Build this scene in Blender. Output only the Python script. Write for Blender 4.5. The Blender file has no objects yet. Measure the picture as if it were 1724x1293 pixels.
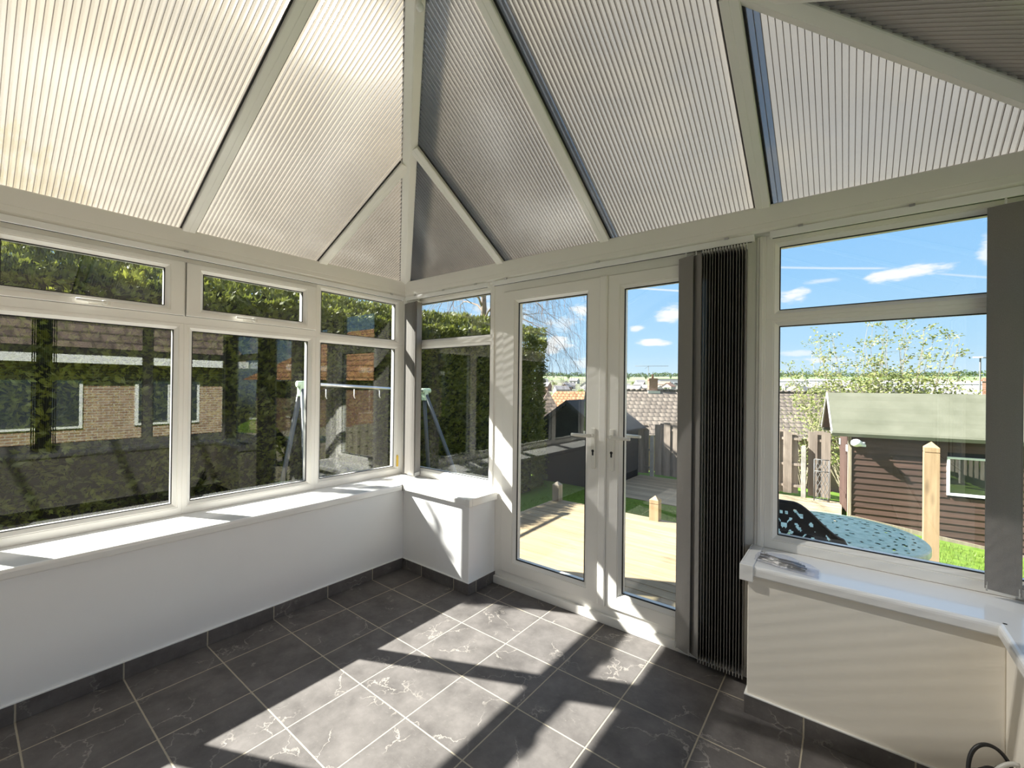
import bpy, bmesh, math, random
from mathutils import Vector, Matrix, noise
PI = math.pi
rng = random.Random(7)
sc = bpy.context.scene
col = sc.collection

# ------------------------------------------------------------------ camera
cam_d = bpy.data.cameras.new('camera')
cam = bpy.data.objects.new('camera', cam_d); col.objects.link(cam)
yaw, pit, rol, foc = math.radians(127.8199), math.radians(0.1957), math.radians(0.6593), 731.236
fw = Vector((math.cos(yaw)*math.cos(pit), math.sin(yaw)*math.cos(pit), math.sin(pit)))
rt = Vector((math.sin(yaw), -math.cos(yaw), 0)); up = rt.cross(fw)
r2 = rt*math.cos(rol) + up*math.sin(rol); u2 = -rt*math.sin(rol) + up*math.cos(rol)
M = Matrix((r2, u2, -fw)).transposed().to_4x4()
M.translation = Vector((3.0174, -2.3887, 1.40))
cam.matrix_world = M
cam_d.sensor_width = 36.0; cam_d.lens = foc/1724*36.0; cam_d.clip_start = 0.02; cam_d.clip_end = 4000
sc.camera = cam

# ------------------------------------------------------------------ view, light
sc.view_settings.view_transform = 'Standard'
sc.view_settings.look = 'None'
sc.view_settings.exposure = 1.40
sc.view_settings.gamma = 1.0
sc.view_settings.use_curve_mapping = False
cy = sc.cycles
cy.use_denoising = True
cy.max_bounces = 12; cy.diffuse_bounces = 5; cy.glossy_bounces = 4; cy.transmission_bounces = 8
cy.transparent_max_bounces = 24
cy.sample_clamp_indirect = 6.0
cy.caustics_reflective = False; cy.caustics_refractive = False

SUN_K, SUN_AZ = 1.12, 0.475            # metres run per metre of drop, sideways share
sd = Vector((SUN_K, SUN_K*SUN_AZ, -1.0)).normalized()
sun_d = bpy.data.lights.new('sun', 'SUN'); sun_d.energy = 10.0; sun_d.angle = math.radians(0.6)
sun_d.color = (1.0, 0.965, 0.90)
sun = bpy.data.objects.new('sun', sun_d); col.objects.link(sun)
sun.rotation_euler = sd.to_track_quat('-Z', 'Y').to_euler()

# ------------------------------------------------------------------ node helpers
class NT:
    def __init__(s, nt):
        s.nt = nt; s.n = nt.nodes; s.l = nt.links
    def node(s, t, ins=None, **props):
        n = s.n.new(t)
        for k, v in props.items(): setattr(n, k, v)
        for k, v in (ins or {}).items():
            if hasattr(v, 'links') and hasattr(v, 'is_output'): s.l.new(v, n.inputs[k])
            else: n.inputs[k].default_value = v
        return n
    def math(s, op, a, b=None, c=None, clamp=False):
        ins = {0: a}
        if b is not None: ins[1] = b
        if c is not None: ins[2] = c
        return s.node('ShaderNodeMath', ins, operation=op, use_clamp=clamp).outputs[0]
    def mixc(s, f, a, b, blend='MIX'):
        n = s.node('ShaderNodeMix', data_type='RGBA', blend_type=blend)
        for k, v in ((0, f), (6, a), (7, b)):
            if hasattr(v, 'is_output'): s.l.new(v, n.inputs[k])
            else: n.inputs[k].default_value = v if k == 0 else ((*v, 1) if len(v) == 3 else v)
        return n.outputs[2]
    def ramp(s, f, stops, interp='LINEAR'):
        n = s.node('ShaderNodeValToRGB'); s.l.new(f, n.inputs[0]); e = n.color_ramp.elements
        n.color_ramp.interpolation = interp
        while len(e) > 1: e.remove(e[-1])
        e[0].position = stops[0][0]; e[0].color = (*stops[0][1], 1)
        for p, c in stops[1:]:
            x = e.new(p); x.color = (*c, 1)
        return n.outputs[0]
    def noise(s, vec, scale, detail=4, rough=.55, out=0):
        return s.node('ShaderNodeTexNoise', {'Vector': vec, 'Scale': scale, 'Detail': detail, 'Roughness': rough}).outputs[out]
    def pos(s):                                  # true position in metres
        return s.node('ShaderNodeNewGeometry').outputs['Position']
    def obj(s):
        return s.node('ShaderNodeTexCoord').outputs['Object']
    def sep(s, v):
        return s.node('ShaderNodeSeparateXYZ', {0: v}).outputs
    def scale(s, v, sx, sy, sz):
        return s.node('ShaderNodeVectorMath', {0: v, 1: (sx, sy, sz)}, operation='MULTIPLY').outputs[0]
    def bump(s, h, strength=.3, dist=.01):
        return s.node('ShaderNodeBump', {'Height': h, 'Strength': strength, 'Distance': dist}).outputs[0]

def new_mat(name):
    m = bpy.data.materials.new(name); m.use_nodes = True
    nt = m.node_tree; nt.nodes.clear(); b = NT(nt)
    b.out = b.node('ShaderNodeOutputMaterial')
    return m, b
def finish(b, sh): b.l.new(sh, b.out.inputs[0])
def principled(b, **k):
    ins = {}
    for a, v in k.items():
        a = {'color': 'Base Color', 'rough': 'Roughness', 'metal': 'Metallic', 'normal': 'Normal', 'spec': 'Specular IOR Level',
             'coat': 'Coat Weight', 'sheen': 'Sheen Weight'}.get(a, a)
        if a == 'Base Color' and not hasattr(v, 'is_output') and len(v) == 3: v = (*v, 1)
        ins[a] = v
    n = b.node('ShaderNodeBsdfPrincipled', ins); finish(b, n.outputs[0]); return n

def simple(name, c, rough=.5, var=.08, nscale=6, metal=0, bump=0, bscale=80, spec=.5, coat=0):
    m, b = new_mat(name)
    p = b.pos()
    f = b.noise(p, nscale, 4)
    d = tuple(max(0, x*(1-var)) for x in c); e = tuple(min(1, x*(1+var)) for x in c)
    cc = b.ramp(f, [(.3, d), (.7, e)])
    k = dict(color=cc, rough=rough, metal=metal, spec=spec, coat=coat)
    if bump: k['normal'] = b.bump(b.noise(p, bscale, 3), bump, .004)
    principled(b, **k); return m

MT = {}
MT['pvc'] = simple('white_pvc', (.86, .84, .795), .28, .02, 3, coat=.15)
MT['pvc_joint'] = simple('pvc_joint', (.20, .19, .17), .6)
MT['gasket'] = simple('black_gasket', (.015, .015, .016), .6)
MT['sill'] = simple('sill_plastic', (.84, .83, .81), .17, .02, 2, coat=.3)
MT['handle'] = simple('handle_cream', (.80, .78, .72), .25, .02)
MT['plaster'] = simple('white_plaster', (.87, .87, .87), .75, .025, 1.6, bump=.12, bscale=18)
MT['white_line'] = simple('painted_edge', (.86, .86, .84), .5, .05, 20)
MT['steel'] = simple('steel', (.6, .6, .6), .3, .05, metal=1)
MT['black'] = simple('black_rubber', (.012, .012, .013), .45, .1)
MT['black_iron'] = simple('black_iron', (.012, .013, .015), .45, .1, 30)
MT['white_plastic'] = simple('white_plastic', (.88, .88, .87), .35, .03)
MT['grey_sleeve'] = simple('grey_sleeve', (.50, .49, .46), .35, .05)
MT['yellow'] = simple('yellow_plastic', (.75, .50, .07), .4, .1)
MT['dark_metal'] = simple('dark_grey_tube', (.06, .075, .085), .35, .1)
MT['pale_green'] = simple('pale_green_plastic', (.50, .66, .48), .4, .08)
MT['concrete'] = simple('concrete', (.34, .32, .29), .9, .15, 14, bump=.3)
MT['outer_ground'] = simple('outer_ground', (.10, .09, .07), .95, .3, 4)
MT['lead'] = simple('white_flashing', (.50, .49, .47), .7, .1)
MT['render_white'] = simple('pale_render', (.46, .44, .41), .8, .08, .3)
MT['far_white'] = simple('pale_house_walls', (.50, .46, .43), .8, .15, .02)
MT['far_brick'] = simple('brick_house_walls', (.30, .19, .14), .85, .15, .02)
MT['far_roof'] = simple('slate_roofs', (.20, .19, .20), .8, .2, .02)
MT['far_roof_red'] = simple('red_roofs', (.30, .17, .12), .8, .2, .02)
MT['far_glass'] = simple('dark_windows', (.05, .06, .07), .2)

# sky -----------------------------------------------------------------
w = bpy.data.worlds.new('sky'); sc.world = w; w.use_nodes = True
b = NT(w.node_tree); b.n.clear()
wo = b.node('ShaderNodeOutputWorld')
dirv = b.node('ShaderNodeTexCoord').outputs['Generated']
sx, sy, sz = b.sep(dirv)
el = b.math('MULTIPLY', b.math('ARCSINE', sz), 180/PI)
az = b.math('MULTIPLY', b.math('ARCTAN2', sy, sx), 180/PI)
base = b.ramp(b.math('DIVIDE', el, 90), [(0, (.60, .80, .96)), (.06, (.46, .72, .97)), (.14, (.33, .62, .97)), (.28, (.22, .50, .95)), (.6, (.25, .41, .72)), (1, (.27, .39, .62))])
n1 = b.noise(b.scale(dirv, 1, 1, 3.2), 13, 7, .62)
n2 = b.noise(b.scale(dirv, 1, 1, 2.5), 3.0, 6, .6)
n1c = b.math('SUBTRACT', n1, .5)
clouds = [(85.5, 11.3, 2.9, .75, 1), (92.0, 11.5, 2.0, .32, .5), (95.2, 10.1, 1.7, .85, 1), (110.2, 5.6, 2.2, .55, 1), (107.7, 9.1, 1.9, .9, 1),
          (111.9, 7.4, 1.1, .6, .9), (118.7, 9.9, 1.6, 1.3, .95), (121.6, 8.2, 2.0, 1.2, .55), (122.6, 5.3, 2.6, 1.1, .9), (92.4, 3.1, 2.4, .5, .8), (94.5, 3.9, 2.0, .4, .6),
          (80.0, 12.2, .9, 1.1, .8), (121, 13.0, 3.5, 1.0, .6), (129, 9, 4, 2.4, .6), (117, 3.4, 3.0, .9, .7)]
tot = None
def blob(a, e, wa, we, k, wob):
    da = b.math('DIVIDE', b.math('SUBTRACT', az, a), wa)
    de = b.math('DIVIDE', b.math('SUBTRACT', el, e), we)
    d = b.math('SQRT', b.math('ADD', b.math('MULTIPLY', da, da), b.math('MULTIPLY', de, de)))
    d = b.math('SUBTRACT', d, b.math('MULTIPLY', n1c, wob))
    v = b.node('ShaderNodeMapRange', {0: d, 1: 1.15, 2: .35, 3: 0.0, 4: k}, clamp=True, interpolation_type='SMOOTHSTEP').outputs[0]
    return v
for (a, e, wa, we, k) in clouds:
    v = blob(a, e, wa, we, k, 4.0)
    tot = v if tot is None else b.math('MAXIMUM', tot, v)
def trail(a0, e0, a1, e1, wd, k):
    sl = (e1-e0)/(a1-a0); mid = (a0+a1)/2
    line = b.math('MULTIPLY_ADD', az, sl, e0 - sl*a0)
    de = b.math('ABSOLUTE', b.math('SUBTRACT', el, line))
    v = b.node('ShaderNodeMapRange', {0: de, 1: wd, 2: wd*.2, 3: 0.0, 4: k}, clamp=True).outputs[0]
    g = b.math('ABSOLUTE', b.math('SUBTRACT', az, mid))
    h = abs(a1-a0)/2
    return b.math('MULTIPLY', v, b.node('ShaderNodeMapRange', {0: g, 1: h+.6, 2: h-.6, 3: 0.0, 4: 1.0}, clamp=True).outputs[0])
for t in ((97, 13.5, 87.2, 12.0, .16, .55), (83.5, 10.9, 79.5, 9.8, .14, .4), (113, 12.5, 105, 11.5, .16, .7), (90, 17.3, 79, 16.0, .2, .3)):
    tot = b.math('MAXIMUM', tot, trail(*t))
# broken cloud over the rest of the sky
high = b.node('ShaderNodeMapRange', {0: n2, 1: .44, 2: .62, 3: 0.0, 4: .85}, clamp=True).outputs[0]
hm = b.node('ShaderNodeMapRange', {0: el, 1: 16.0, 2: 26.0, 3: 0.0, 4: 1.0}, clamp=True).outputs[0]
back = b.node('ShaderNodeMapRange', {0: sy, 1: .1, 2: -.2, 3: 0.0, 4: 1.0}, clamp=True).outputs[0]
high = b.math('MULTIPLY', high, b.math('MAXIMUM', hm, back))
tot = b.math('MAXIMUM', tot, high)
low = b.math('MULTIPLY', b.node('ShaderNodeMapRange', {0: el, 1: 4.0, 2: .5, 3: 0.0, 4: .45}, clamp=True).outputs[0], n1)
tot = b.math('MAXIMUM', tot, low)
skyc = b.mixc(tot, base, (.98, .98, 1.0))
skyc = b.mixc(b.node('ShaderNodeMapRange', {0: el, 1: -.5, 2: -3.0, 3: 0.0, 4: 1.0}, clamp=True).outputs[0], skyc, (.16, .17, .13))
bg = b.node('ShaderNodeBackground', {'Color': skyc, 'Strength': 0.465})
b.l.new(bg.outputs[0], wo.inputs[0])

# ------------------------------------------------------------------ richer materials
def mat_glass():
    m, b = new_mat('window_glass')
    g = b.node('ShaderNodeNewGeometry')
    ior = b.node('ShaderNodeMix', {0: g.outputs['Backfacing'], 2: 1.52, 3: 1/1.52}, data_type='FLOAT').outputs[0]
    fr = b.node('ShaderNodeFresnel', {'IOR': ior}).outputs[0]
    fr = b.math('MULTIPLY', fr, 1.4, clamp=True)       # two sealed panes reflect a little more than one
    tr = b.node('ShaderNodeBsdfTransparent', {'Color': (.96, .975, .965, 1)})
    gl = b.node('ShaderNodeBsdfGlossy', {'Color': (1, 1, 1, 1), 'Roughness': 0.0})
    mx = b.node('ShaderNodeMixShader', {0: fr, 1: tr.outputs[0], 2: gl.outputs[0]})
    finish(b, mx.outputs[0]); return m
MT['glass'] = mat_glass()

def mat_sheet(name, tcol, trans, tint):
    m, b = new_mat(name)
    n = b.noise(b.pos(), 3.5, 5)
    c = b.ramp(n, [(.35, tuple(x*.9 for x in tcol)), (.65, tcol)])
    tr = b.node('ShaderNodeBsdfTransparent', {'Color': (*tint, 1)})
    tl = b.node('ShaderNodeBsdfTranslucent', {'Color': c})
    df = b.node('ShaderNodeBsdfDiffuse', {'Color': c})
    gl = b.node('ShaderNodeBsdfGlossy', {'Color': (1, 1, 1, 1), 'Roughness': .18})
    a = b.node('ShaderNodeMixShader', {0: .80, 1: df.outputs[0], 2: tl.outputs[0]})
    a2 = b.node('ShaderNodeMixShader', {0: trans, 1: a.outputs[0], 2: tr.outputs[0]})
    g = b.node('ShaderNodeNewGeometry')
    ior = b.node('ShaderNodeMix', {0: g.outputs['Backfacing'], 2: 1.5, 3: 1/1.5}, data_type='FLOAT').outputs[0]
    a3 = b.node('ShaderNodeMixShader', {0: b.node('ShaderNodeFresnel', {'IOR': ior}).outputs[0], 1: a2.outputs[0], 2: gl.outputs[0]})
    finish(b, a3.outputs[0]); return m
MT['sheet'] = mat_sheet('polycarbonate_inner', (.70, .69, .66), .74, (.93, .93, .93))
MT['sheet_top'] = mat_sheet('polycarbonate_outer', (.245, .212, .15), .20, (.86, .87, .87))
MT['web'] = mat_sheet('polycarbonate_web', (.30, .27, .245), .06, (.8, .78, .75))

def mat_tiles():
    m, b = new_mat('slate_floor_tiles')
    p = b.pos(); x, y, z = b.sep(p)
    gx = b.math('DIVIDE', b.math('SUBTRACT', x, 1.556), .3315); gy = b.math('DIVIDE', b.math('SUBTRACT', y, -.5365), .3365)
    fx = b.math('ABSOLUTE', b.math('SUBTRACT', b.math('FRACT', b.math('ADD', gx, .5)), .5))
    fy = b.math('ABSOLUTE', b.math('SUBTRACT', b.math('FRACT', b.math('ADD', gy, .5)), .5))
    d = b.math('MULTIPLY', b.math('MINIMUM', fx, fy), .333)
    nz = b.math('MULTIPLY', b.math('SUBTRACT', b.noise(p, 60, 2), .5), .0016)
    grout = b.node('ShaderNodeMapRange', {0: b.math('ADD', d, nz), 1: .0023, 2: .0036, 3: 1.0, 4: 0.0}, clamp=True).outputs[0]
    idv = b.node('ShaderNodeCombineXYZ', {0: b.math('FLOOR', b.math('ADD', gx, 0)), 1: b.math('FLOOR', gy), 2: 0.0}).outputs[0]
    wn = b.node('ShaderNodeTexWhiteNoise', {'Vector': idv}, noise_dimensions='3D').outputs[1]
    off = b.node('ShaderNodeVectorMath', {0: wn, 1: (9, 9, 9)}, operation='MULTIPLY_ADD')
    b.l.new(p, off.inputs[2]); pv = off.outputs[0]
    # cleft ridges and pale veins
    wob = b.node('ShaderNodeTexNoise', {'Vector': pv, 'Scale': 5.0, 'Detail': 5.0, 'Roughness': .6}).outputs[1]
    wv = b.node('ShaderNodeVectorMath', {0: wob, 1: (.35, .35, .35)}, operation='MULTIPLY_ADD'); b.l.new(pv, wv.inputs[2])
    vor = b.node('ShaderNodeTexVoronoi', {'Vector': wv.outputs[0], 'Scale': 3.6}, feature='DISTANCE_TO_EDGE').outputs[0]
    msk = b.node('ShaderNodeMapRange', {0: b.noise(pv, 4.5, 3), 1: .47, 2: .58, 3: 0.0, 4: 1.0}, clamp=True).outputs[0]
    vein = b.node('ShaderNodeMapRange', {0: vor, 1: .0, 2: .018, 3: 1.0, 4: 0.0}, clamp=True).outputs[0]
    vein = b.math('MULTIPLY', vein, msk)
    fine = b.noise(b.scale(pv, 1.0, 2.2, 1), 42, 5, .7)
    fl = b.node('ShaderNodeMapRange', {0: fine, 1: .60, 2: .72, 3: 0.0, 4: .5}, clamp=True).outputs[0]
    c0 = b.ramp(b.noise(pv, 7, 6, .65), [(.3, (.090, .082, .079)), (.7, (.168, .154, .148))])
    c = b.mixc(b.math('MAXIMUM', b.math('MULTIPLY', vein, .75), b.math('MULTIPLY', fl, .42)), c0, (.36, .33, .30))
    c = b.mixc(grout, c, (.42, .37, .29))
    h = b.math('ADD', b.math('MULTIPLY', b.noise(pv, 14, 6, .6), .6), b.math('MULTIPLY', vein, .5))
    h = b.math('SUBTRACT', h, b.math('MULTIPLY', grout, 1.2))
    r = b.math('ADD', b.math('MULTIPLY', grout, .35), .5)
    principled(b, color=c, rough=r, normal=b.bump(h, .5, .004), spec=.18)
    return m
MT['tiles'] = mat_tiles()

def mat_fabric():
    m, b = new_mat('blind_fabric')
    p = b.pos(); x, y, z = b.sep(p)
    wv = b.noise(b.scale(p, 300, 300, 120), 3, 2)
    c = b.ramp(wv, [(.3, (.23, .215, .20)), (.7, (.30, .283, .265))])
    df = b.node('ShaderNodeBsdfDiffuse', {'Color': c}); tl = b.node('ShaderNodeBsdfTranslucent', {'Color': (.24, .23, .21, 1)})
    gl = b.node('ShaderNodeBsdfGlossy', {'Color': (.8, .8, .8, 1), 'Roughness': .45})
    mx = b.node('ShaderNodeMixShader', {0: .22, 1: df.outputs[0], 2: tl.outputs[0]})
    m2 = b.node('ShaderNodeMixShader', {0: .07, 1: mx.outputs[0], 2: gl.outputs[0]})
    finish(b, m2.outputs[0]); return m
MT['fabric'] = mat_fabric()

def mat_wood(name, c1, c2, axis=0, rough=.75, knots=True, grain=26, board=None, btone=.25, bump=.25):
    m, b = new_mat(name)
    p = b.obj(); x, y, z = b.sep(p)
    s = [grain]*3; s[axis] = grain*.07
    pv = b.scale(p, *s)
    n = b.noise(pv, 1.0, 6, .65)
    c = b.ramp(n, [(.28, c1), (.72, c2)])
    if board:
        ax, pitch = board
        idx = b.math('FLOOR', b.math('DIVIDE', (x, y, z)[ax], pitch))
        wn = b.node('ShaderNodeTexWhiteNoise', {'W': idx}, noise_dimensions='1D').outputs[0]
        k = b.math('ADD', b.math('MULTIPLY', wn, btone), 1-btone)
        c = b.mixc(1.0, c, b.node('ShaderNodeCombineColor', {0: k, 1: k, 2: k}).outputs[0], 'MULTIPLY')
    if knots:
        v = b.node('ShaderNodeTexVoronoi', {'Vector': b.scale(p, *[(.6 if i == axis else 2.4)*3 for i in range(3)]), 'Scale': 1.0}).outputs[0]
        kk = b.node('ShaderNodeMapRange', {0: v, 1: .05, 2: .16, 3: .6, 4: 0.0}, clamp=True).outputs[0]
        c = b.mixc(kk, c, tuple(v*.35 for v in c1))
    principled(b, color=c, rough=rough, normal=b.bump(n, bump, .003)); return m
MT['deck'] = mat_wood('pine_decking', (.27, .195, .105), (.40, .315, .195), 0, .7, True, 24, (1, .1217), .22)
MT['deck_old'] = mat_wood('weathered_decking', (.34, .275, .185), (.52, .43, .29), 0, .85, False, 20, (1, .122), .3)
MT['post_wood'] = mat_wood('pine_post', (.26, .175, .09), (.43, .315, .18), 2, .7, True, 30)
MT['post_old'] = mat_wood('weathered_post', (.22, .18, .13), (.40, .34, .26), 2, .85, False, 30)
MT['fence'] = mat_wood('weathered_fence', (.20, .16, .13), (.42, .35, .29), 2, .9, False, 22, (0, .117), .35)
MT['fence_side'] = mat_wood('side_fence', (.20, .17, .13), (.42, .37, .30), 2, .9, False, 22, (1, .117), .35)
MT['shed_wood'] = mat_wood('brown_stained_board', (.050, .025, .018), (.130, .070, .052), 0, .7, False, 18, (2, .112), .35)
MT['shed_front'] = mat_wood('brown_stained_front', (.045, .021, .016), (.11, .062, .048), 2, .75, False, 14, (1, .10), .3)
MT['black_wood'] = mat_wood('black_stained_board', (.006, .007, .009), (.016, .018, .021), 0, .75, False, 14)
MT['bark'] = mat_wood('brown_bark', (.10, .075, .06), (.22, .17, .14), 2, .9, False, 30)
MT['twig'] = simple('twig_bark', (.20, .14, .115), .85, .25, 20)
MT['stem_pale'] = simple('shrub_stem', (.30, .25, .18), .85, .25, 10)

def mat_felt():
    m, b = new_mat('roof_felt')
    p = b.obj(); x, y, z = b.sep(p)
    lap = b.math('FRACT', b.math('DIVIDE', b.math('ADD', z, b.math('MULTIPLY', b.math('SUBTRACT', b.noise(p, 3, 3), .5), .05)), .27))
    ln = b.node('ShaderNodeMapRange', {0: lap, 1: .0, 2: .05, 3: .25, 4: 0.0}, clamp=True).outputs[0]
    c = b.ramp(b.noise(p, 1.8, 6, .65), [(.3, (.10, .105, .072)), (.7, (.155, .158, .118))])
    c = b.mixc(ln, c, (.10, .105, .085))
    principled(b, color=c, rough=.9, normal=b.bump(b.noise(p, 260, 2), .25, .003)); return m
MT['felt'] = mat_felt()

def mat_brick(name, c1, c2, mort, plane='xz', bw=.225, bh=.075):
    m, b = new_mat(name)
    p = b.pos(); x, y, z = b.sep(p)
    v = b.node('ShaderNodeCombineXYZ', {0: b.math('ADD', x, y), 1: z, 2: 0.0}).outputs[0]
    br = b.node('ShaderNodeTexBrick', {'Vector': v, 'Color1': (*c1, 1), 'Color2': (*c2, 1), 'Mortar': (*mort, 1), 'Scale': 1.0,
                'Mortar Size': .010, 'Brick Width': bw, 'Row Height': bh, 'Bias': 0.0})
    c = b.mixc(.35, br.outputs[0], b.ramp(b.noise(p, 9, 5), [(.3, (.45, .45, .45)), (.7, (1, 1, 1))]), 'MULTIPLY')
    principled(b, color=c, rough=.9, normal=b.bump(b.math('SUBTRACT', 1, br.outputs[1]), .4, .006)); return m
MT['brick'] = mat_brick('red_brick', (.21, .085, .05), (.30, .14, .085), (.26, .23, .19))
MT['brick_buff'] = mat_brick('brown_brick', (.34, .20, .13), (.50, .33, .22), (.62, .58, .50))

def mat_pantile(name, c1, c2, w_=.42, h_=.50, ux=(.79, .61)):
    m, b = new_mat(name)
    p = b.pos(); x, y, z = b.sep(p)
    u = b.math('ADD', b.math('MULTIPLY', x, ux[0]), b.math('MULTIPLY', y, ux[1]))
    row = b.math('DIVIDE', z, h_*.55); r0 = b.math('FLOOR', row)
    half = b.math('MULTIPLY', b.math('MODULO', b.math('ABSOLUTE', r0), 2.0), .5)
    uu = b.math('ADD', b.math('DIVIDE', u, w_), half)
    fu = b.math('FRACT', uu); fz = b.math('FRACT', row)
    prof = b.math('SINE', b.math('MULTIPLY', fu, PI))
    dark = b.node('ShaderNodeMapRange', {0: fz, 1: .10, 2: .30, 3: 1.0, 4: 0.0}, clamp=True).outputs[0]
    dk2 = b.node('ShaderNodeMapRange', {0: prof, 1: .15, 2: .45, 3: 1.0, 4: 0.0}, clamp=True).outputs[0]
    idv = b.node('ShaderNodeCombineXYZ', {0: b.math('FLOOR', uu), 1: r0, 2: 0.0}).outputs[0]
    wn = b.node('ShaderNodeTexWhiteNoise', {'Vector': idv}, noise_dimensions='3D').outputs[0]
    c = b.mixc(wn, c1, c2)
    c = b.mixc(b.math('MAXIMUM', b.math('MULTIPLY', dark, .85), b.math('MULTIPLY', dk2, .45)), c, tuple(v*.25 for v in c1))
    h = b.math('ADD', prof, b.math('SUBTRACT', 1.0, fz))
    principled(b, color=c, rough=.9, normal=b.bump(h, .8, .04)); return m
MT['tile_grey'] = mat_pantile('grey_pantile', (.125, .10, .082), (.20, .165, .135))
MT['tile_orange'] = mat_pantile('orange_tile', (.40, .18, .08), (.52, .27, .14))
MT['tile_brown'] = mat_pantile('brown_tile', (.14, .10, .085), (.22, .16, .13), ux=(0, 1))

def mat_leaf(name, c1, c2, tr=.35, scale=3.0):
    m, b = new_mat(name)
    p = b.pos()
    c = b.ramp(b.noise(p, scale, 5, .7), [(.3, c1), (.7, c2)])
    df = b.node('ShaderNodeBsdfDiffuse', {'Color': c}); tl = b.node('ShaderNodeBsdfTranslucent', {'Color': c})
    mx = b.node('ShaderNodeMixShader', {0: tr, 1: df.outputs[0], 2: tl.outputs[0]})
    gl = b.node('ShaderNodeBsdfGlossy', {'Color': (1, 1, 1, 1), 'Roughness': .5})
    m2 = b.node('ShaderNodeMixShader', {0: .03, 1: mx.outputs[0], 2: gl.outputs[0]})
    finish(b, m2.outputs[0]); return m
MT['conifer'] = mat_leaf('conifer_foliage', (.018, .034, .008), (.24, .26, .040), .40, 3.5)
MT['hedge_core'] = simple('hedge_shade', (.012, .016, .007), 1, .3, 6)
MT['shrub_leaf'] = mat_leaf('shrub_leaf', (.16, .20, .05), (.36, .38, .14), .35)
MT['bush_leaf'] = mat_leaf('bush_leaf', (.16, .22, .05), (.34, .38, .12), .35, 1.0)
MT['dark_leaf'] = mat_leaf('dark_leaf', (.03, .06, .018), (.10, .15, .05), .3, 1.0)
MT['blade'] = mat_leaf('grass_blade', (.10, .16, .02), (.20, .27, .045), .4, 4)

def mat_ground():
    m, b = new_mat('lawn_and_fields')
    p = b.pos(); x, y, z = b.sep(p)
    far = b.node('ShaderNodeMapRange', {0: y, 1: 40.0, 2: 80.0, 3: 0.0, 4: 1.0}, clamp=True).outputs[0]
    near = b.ramp(b.noise(p, 9, 6, .7), [(.3, (.08, .15, .02)), (.7, (.17, .26, .04))])
    fields = b.node('ShaderNodeTexVoronoi', {'Vector': b.scale(p, .011, .0045, 0), 'Scale': 1.0}).outputs[1]
    fh = b.node('ShaderNodeSeparateColor', {0: fields}).outputs[0]
    fc = b.ramp(fh, [(0, (.15, .21, .10)), (.45, (.20, .27, .13)), (.75, (.26, .26, .18)), (1, (.14, .20, .10))])
    tn = b.node('ShaderNodeMapRange', {0: b.noise(p, .03, 5, .7), 1: .46, 2: .56, 3: 0.0, 4: 1.0}, clamp=True).outputs[0]
    town = b.mixc(tn, (.13, .15, .09), (.21, .19, .16))
    isf = b.node('ShaderNodeMapRange', {0: y, 1: 520.0, 2: 580.0, 3: 0.0, 4: 1.0}, clamp=True).outputs[0]
    c = b.mixc(far, near, b.mixc(isf, town, fc))
    principled(b, color=c, rough=1.0, spec=.1); return m
MT['ground'] = mat_ground()

def mat_verdigris():
    m, b = new_mat('verdigris_cast_metal')
    p = b.pos()
    c = b.ramp(b.noise(p, 30, 6, .65), [(.3, (.40, .56, .42)), (.55, (.60, .78, .62)), (.75, (.76, .86, .72))])
    principled(b, color=c, rough=.5, normal=b.bump(b.noise(p, 60, 4), .3, .003), coat=.2); return m
MT['verdigris'] = mat_verdigris()
def mat_bag():
    m, b = new_mat('clear_polythene')
    n = b.noise(b.pos(), 40, 5)
    tr = b.node('ShaderNodeBsdfTransparent', {'Color': (.93, .94, .98, 1)})
    gl = b.node('ShaderNodeBsdfGlossy', {'Color': (1, 1, 1, 1), 'Roughness': .15, 'Normal': b.bump(n, .8, .01)})
    df = b.node('ShaderNodeBsdfDiffuse', {'Color': (.75, .76, .82, 1)})
    a = b.node('ShaderNodeMixShader', {0: .10, 1: tr.outputs[0], 2: df.outputs[0]})
    a2 = b.node('ShaderNodeMixShader', {0: .10, 1: a.outputs[0], 2: gl.outputs[0]})
    finish(b, a2.outputs[0]); return m
MT['bag'] = mat_bag()

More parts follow.
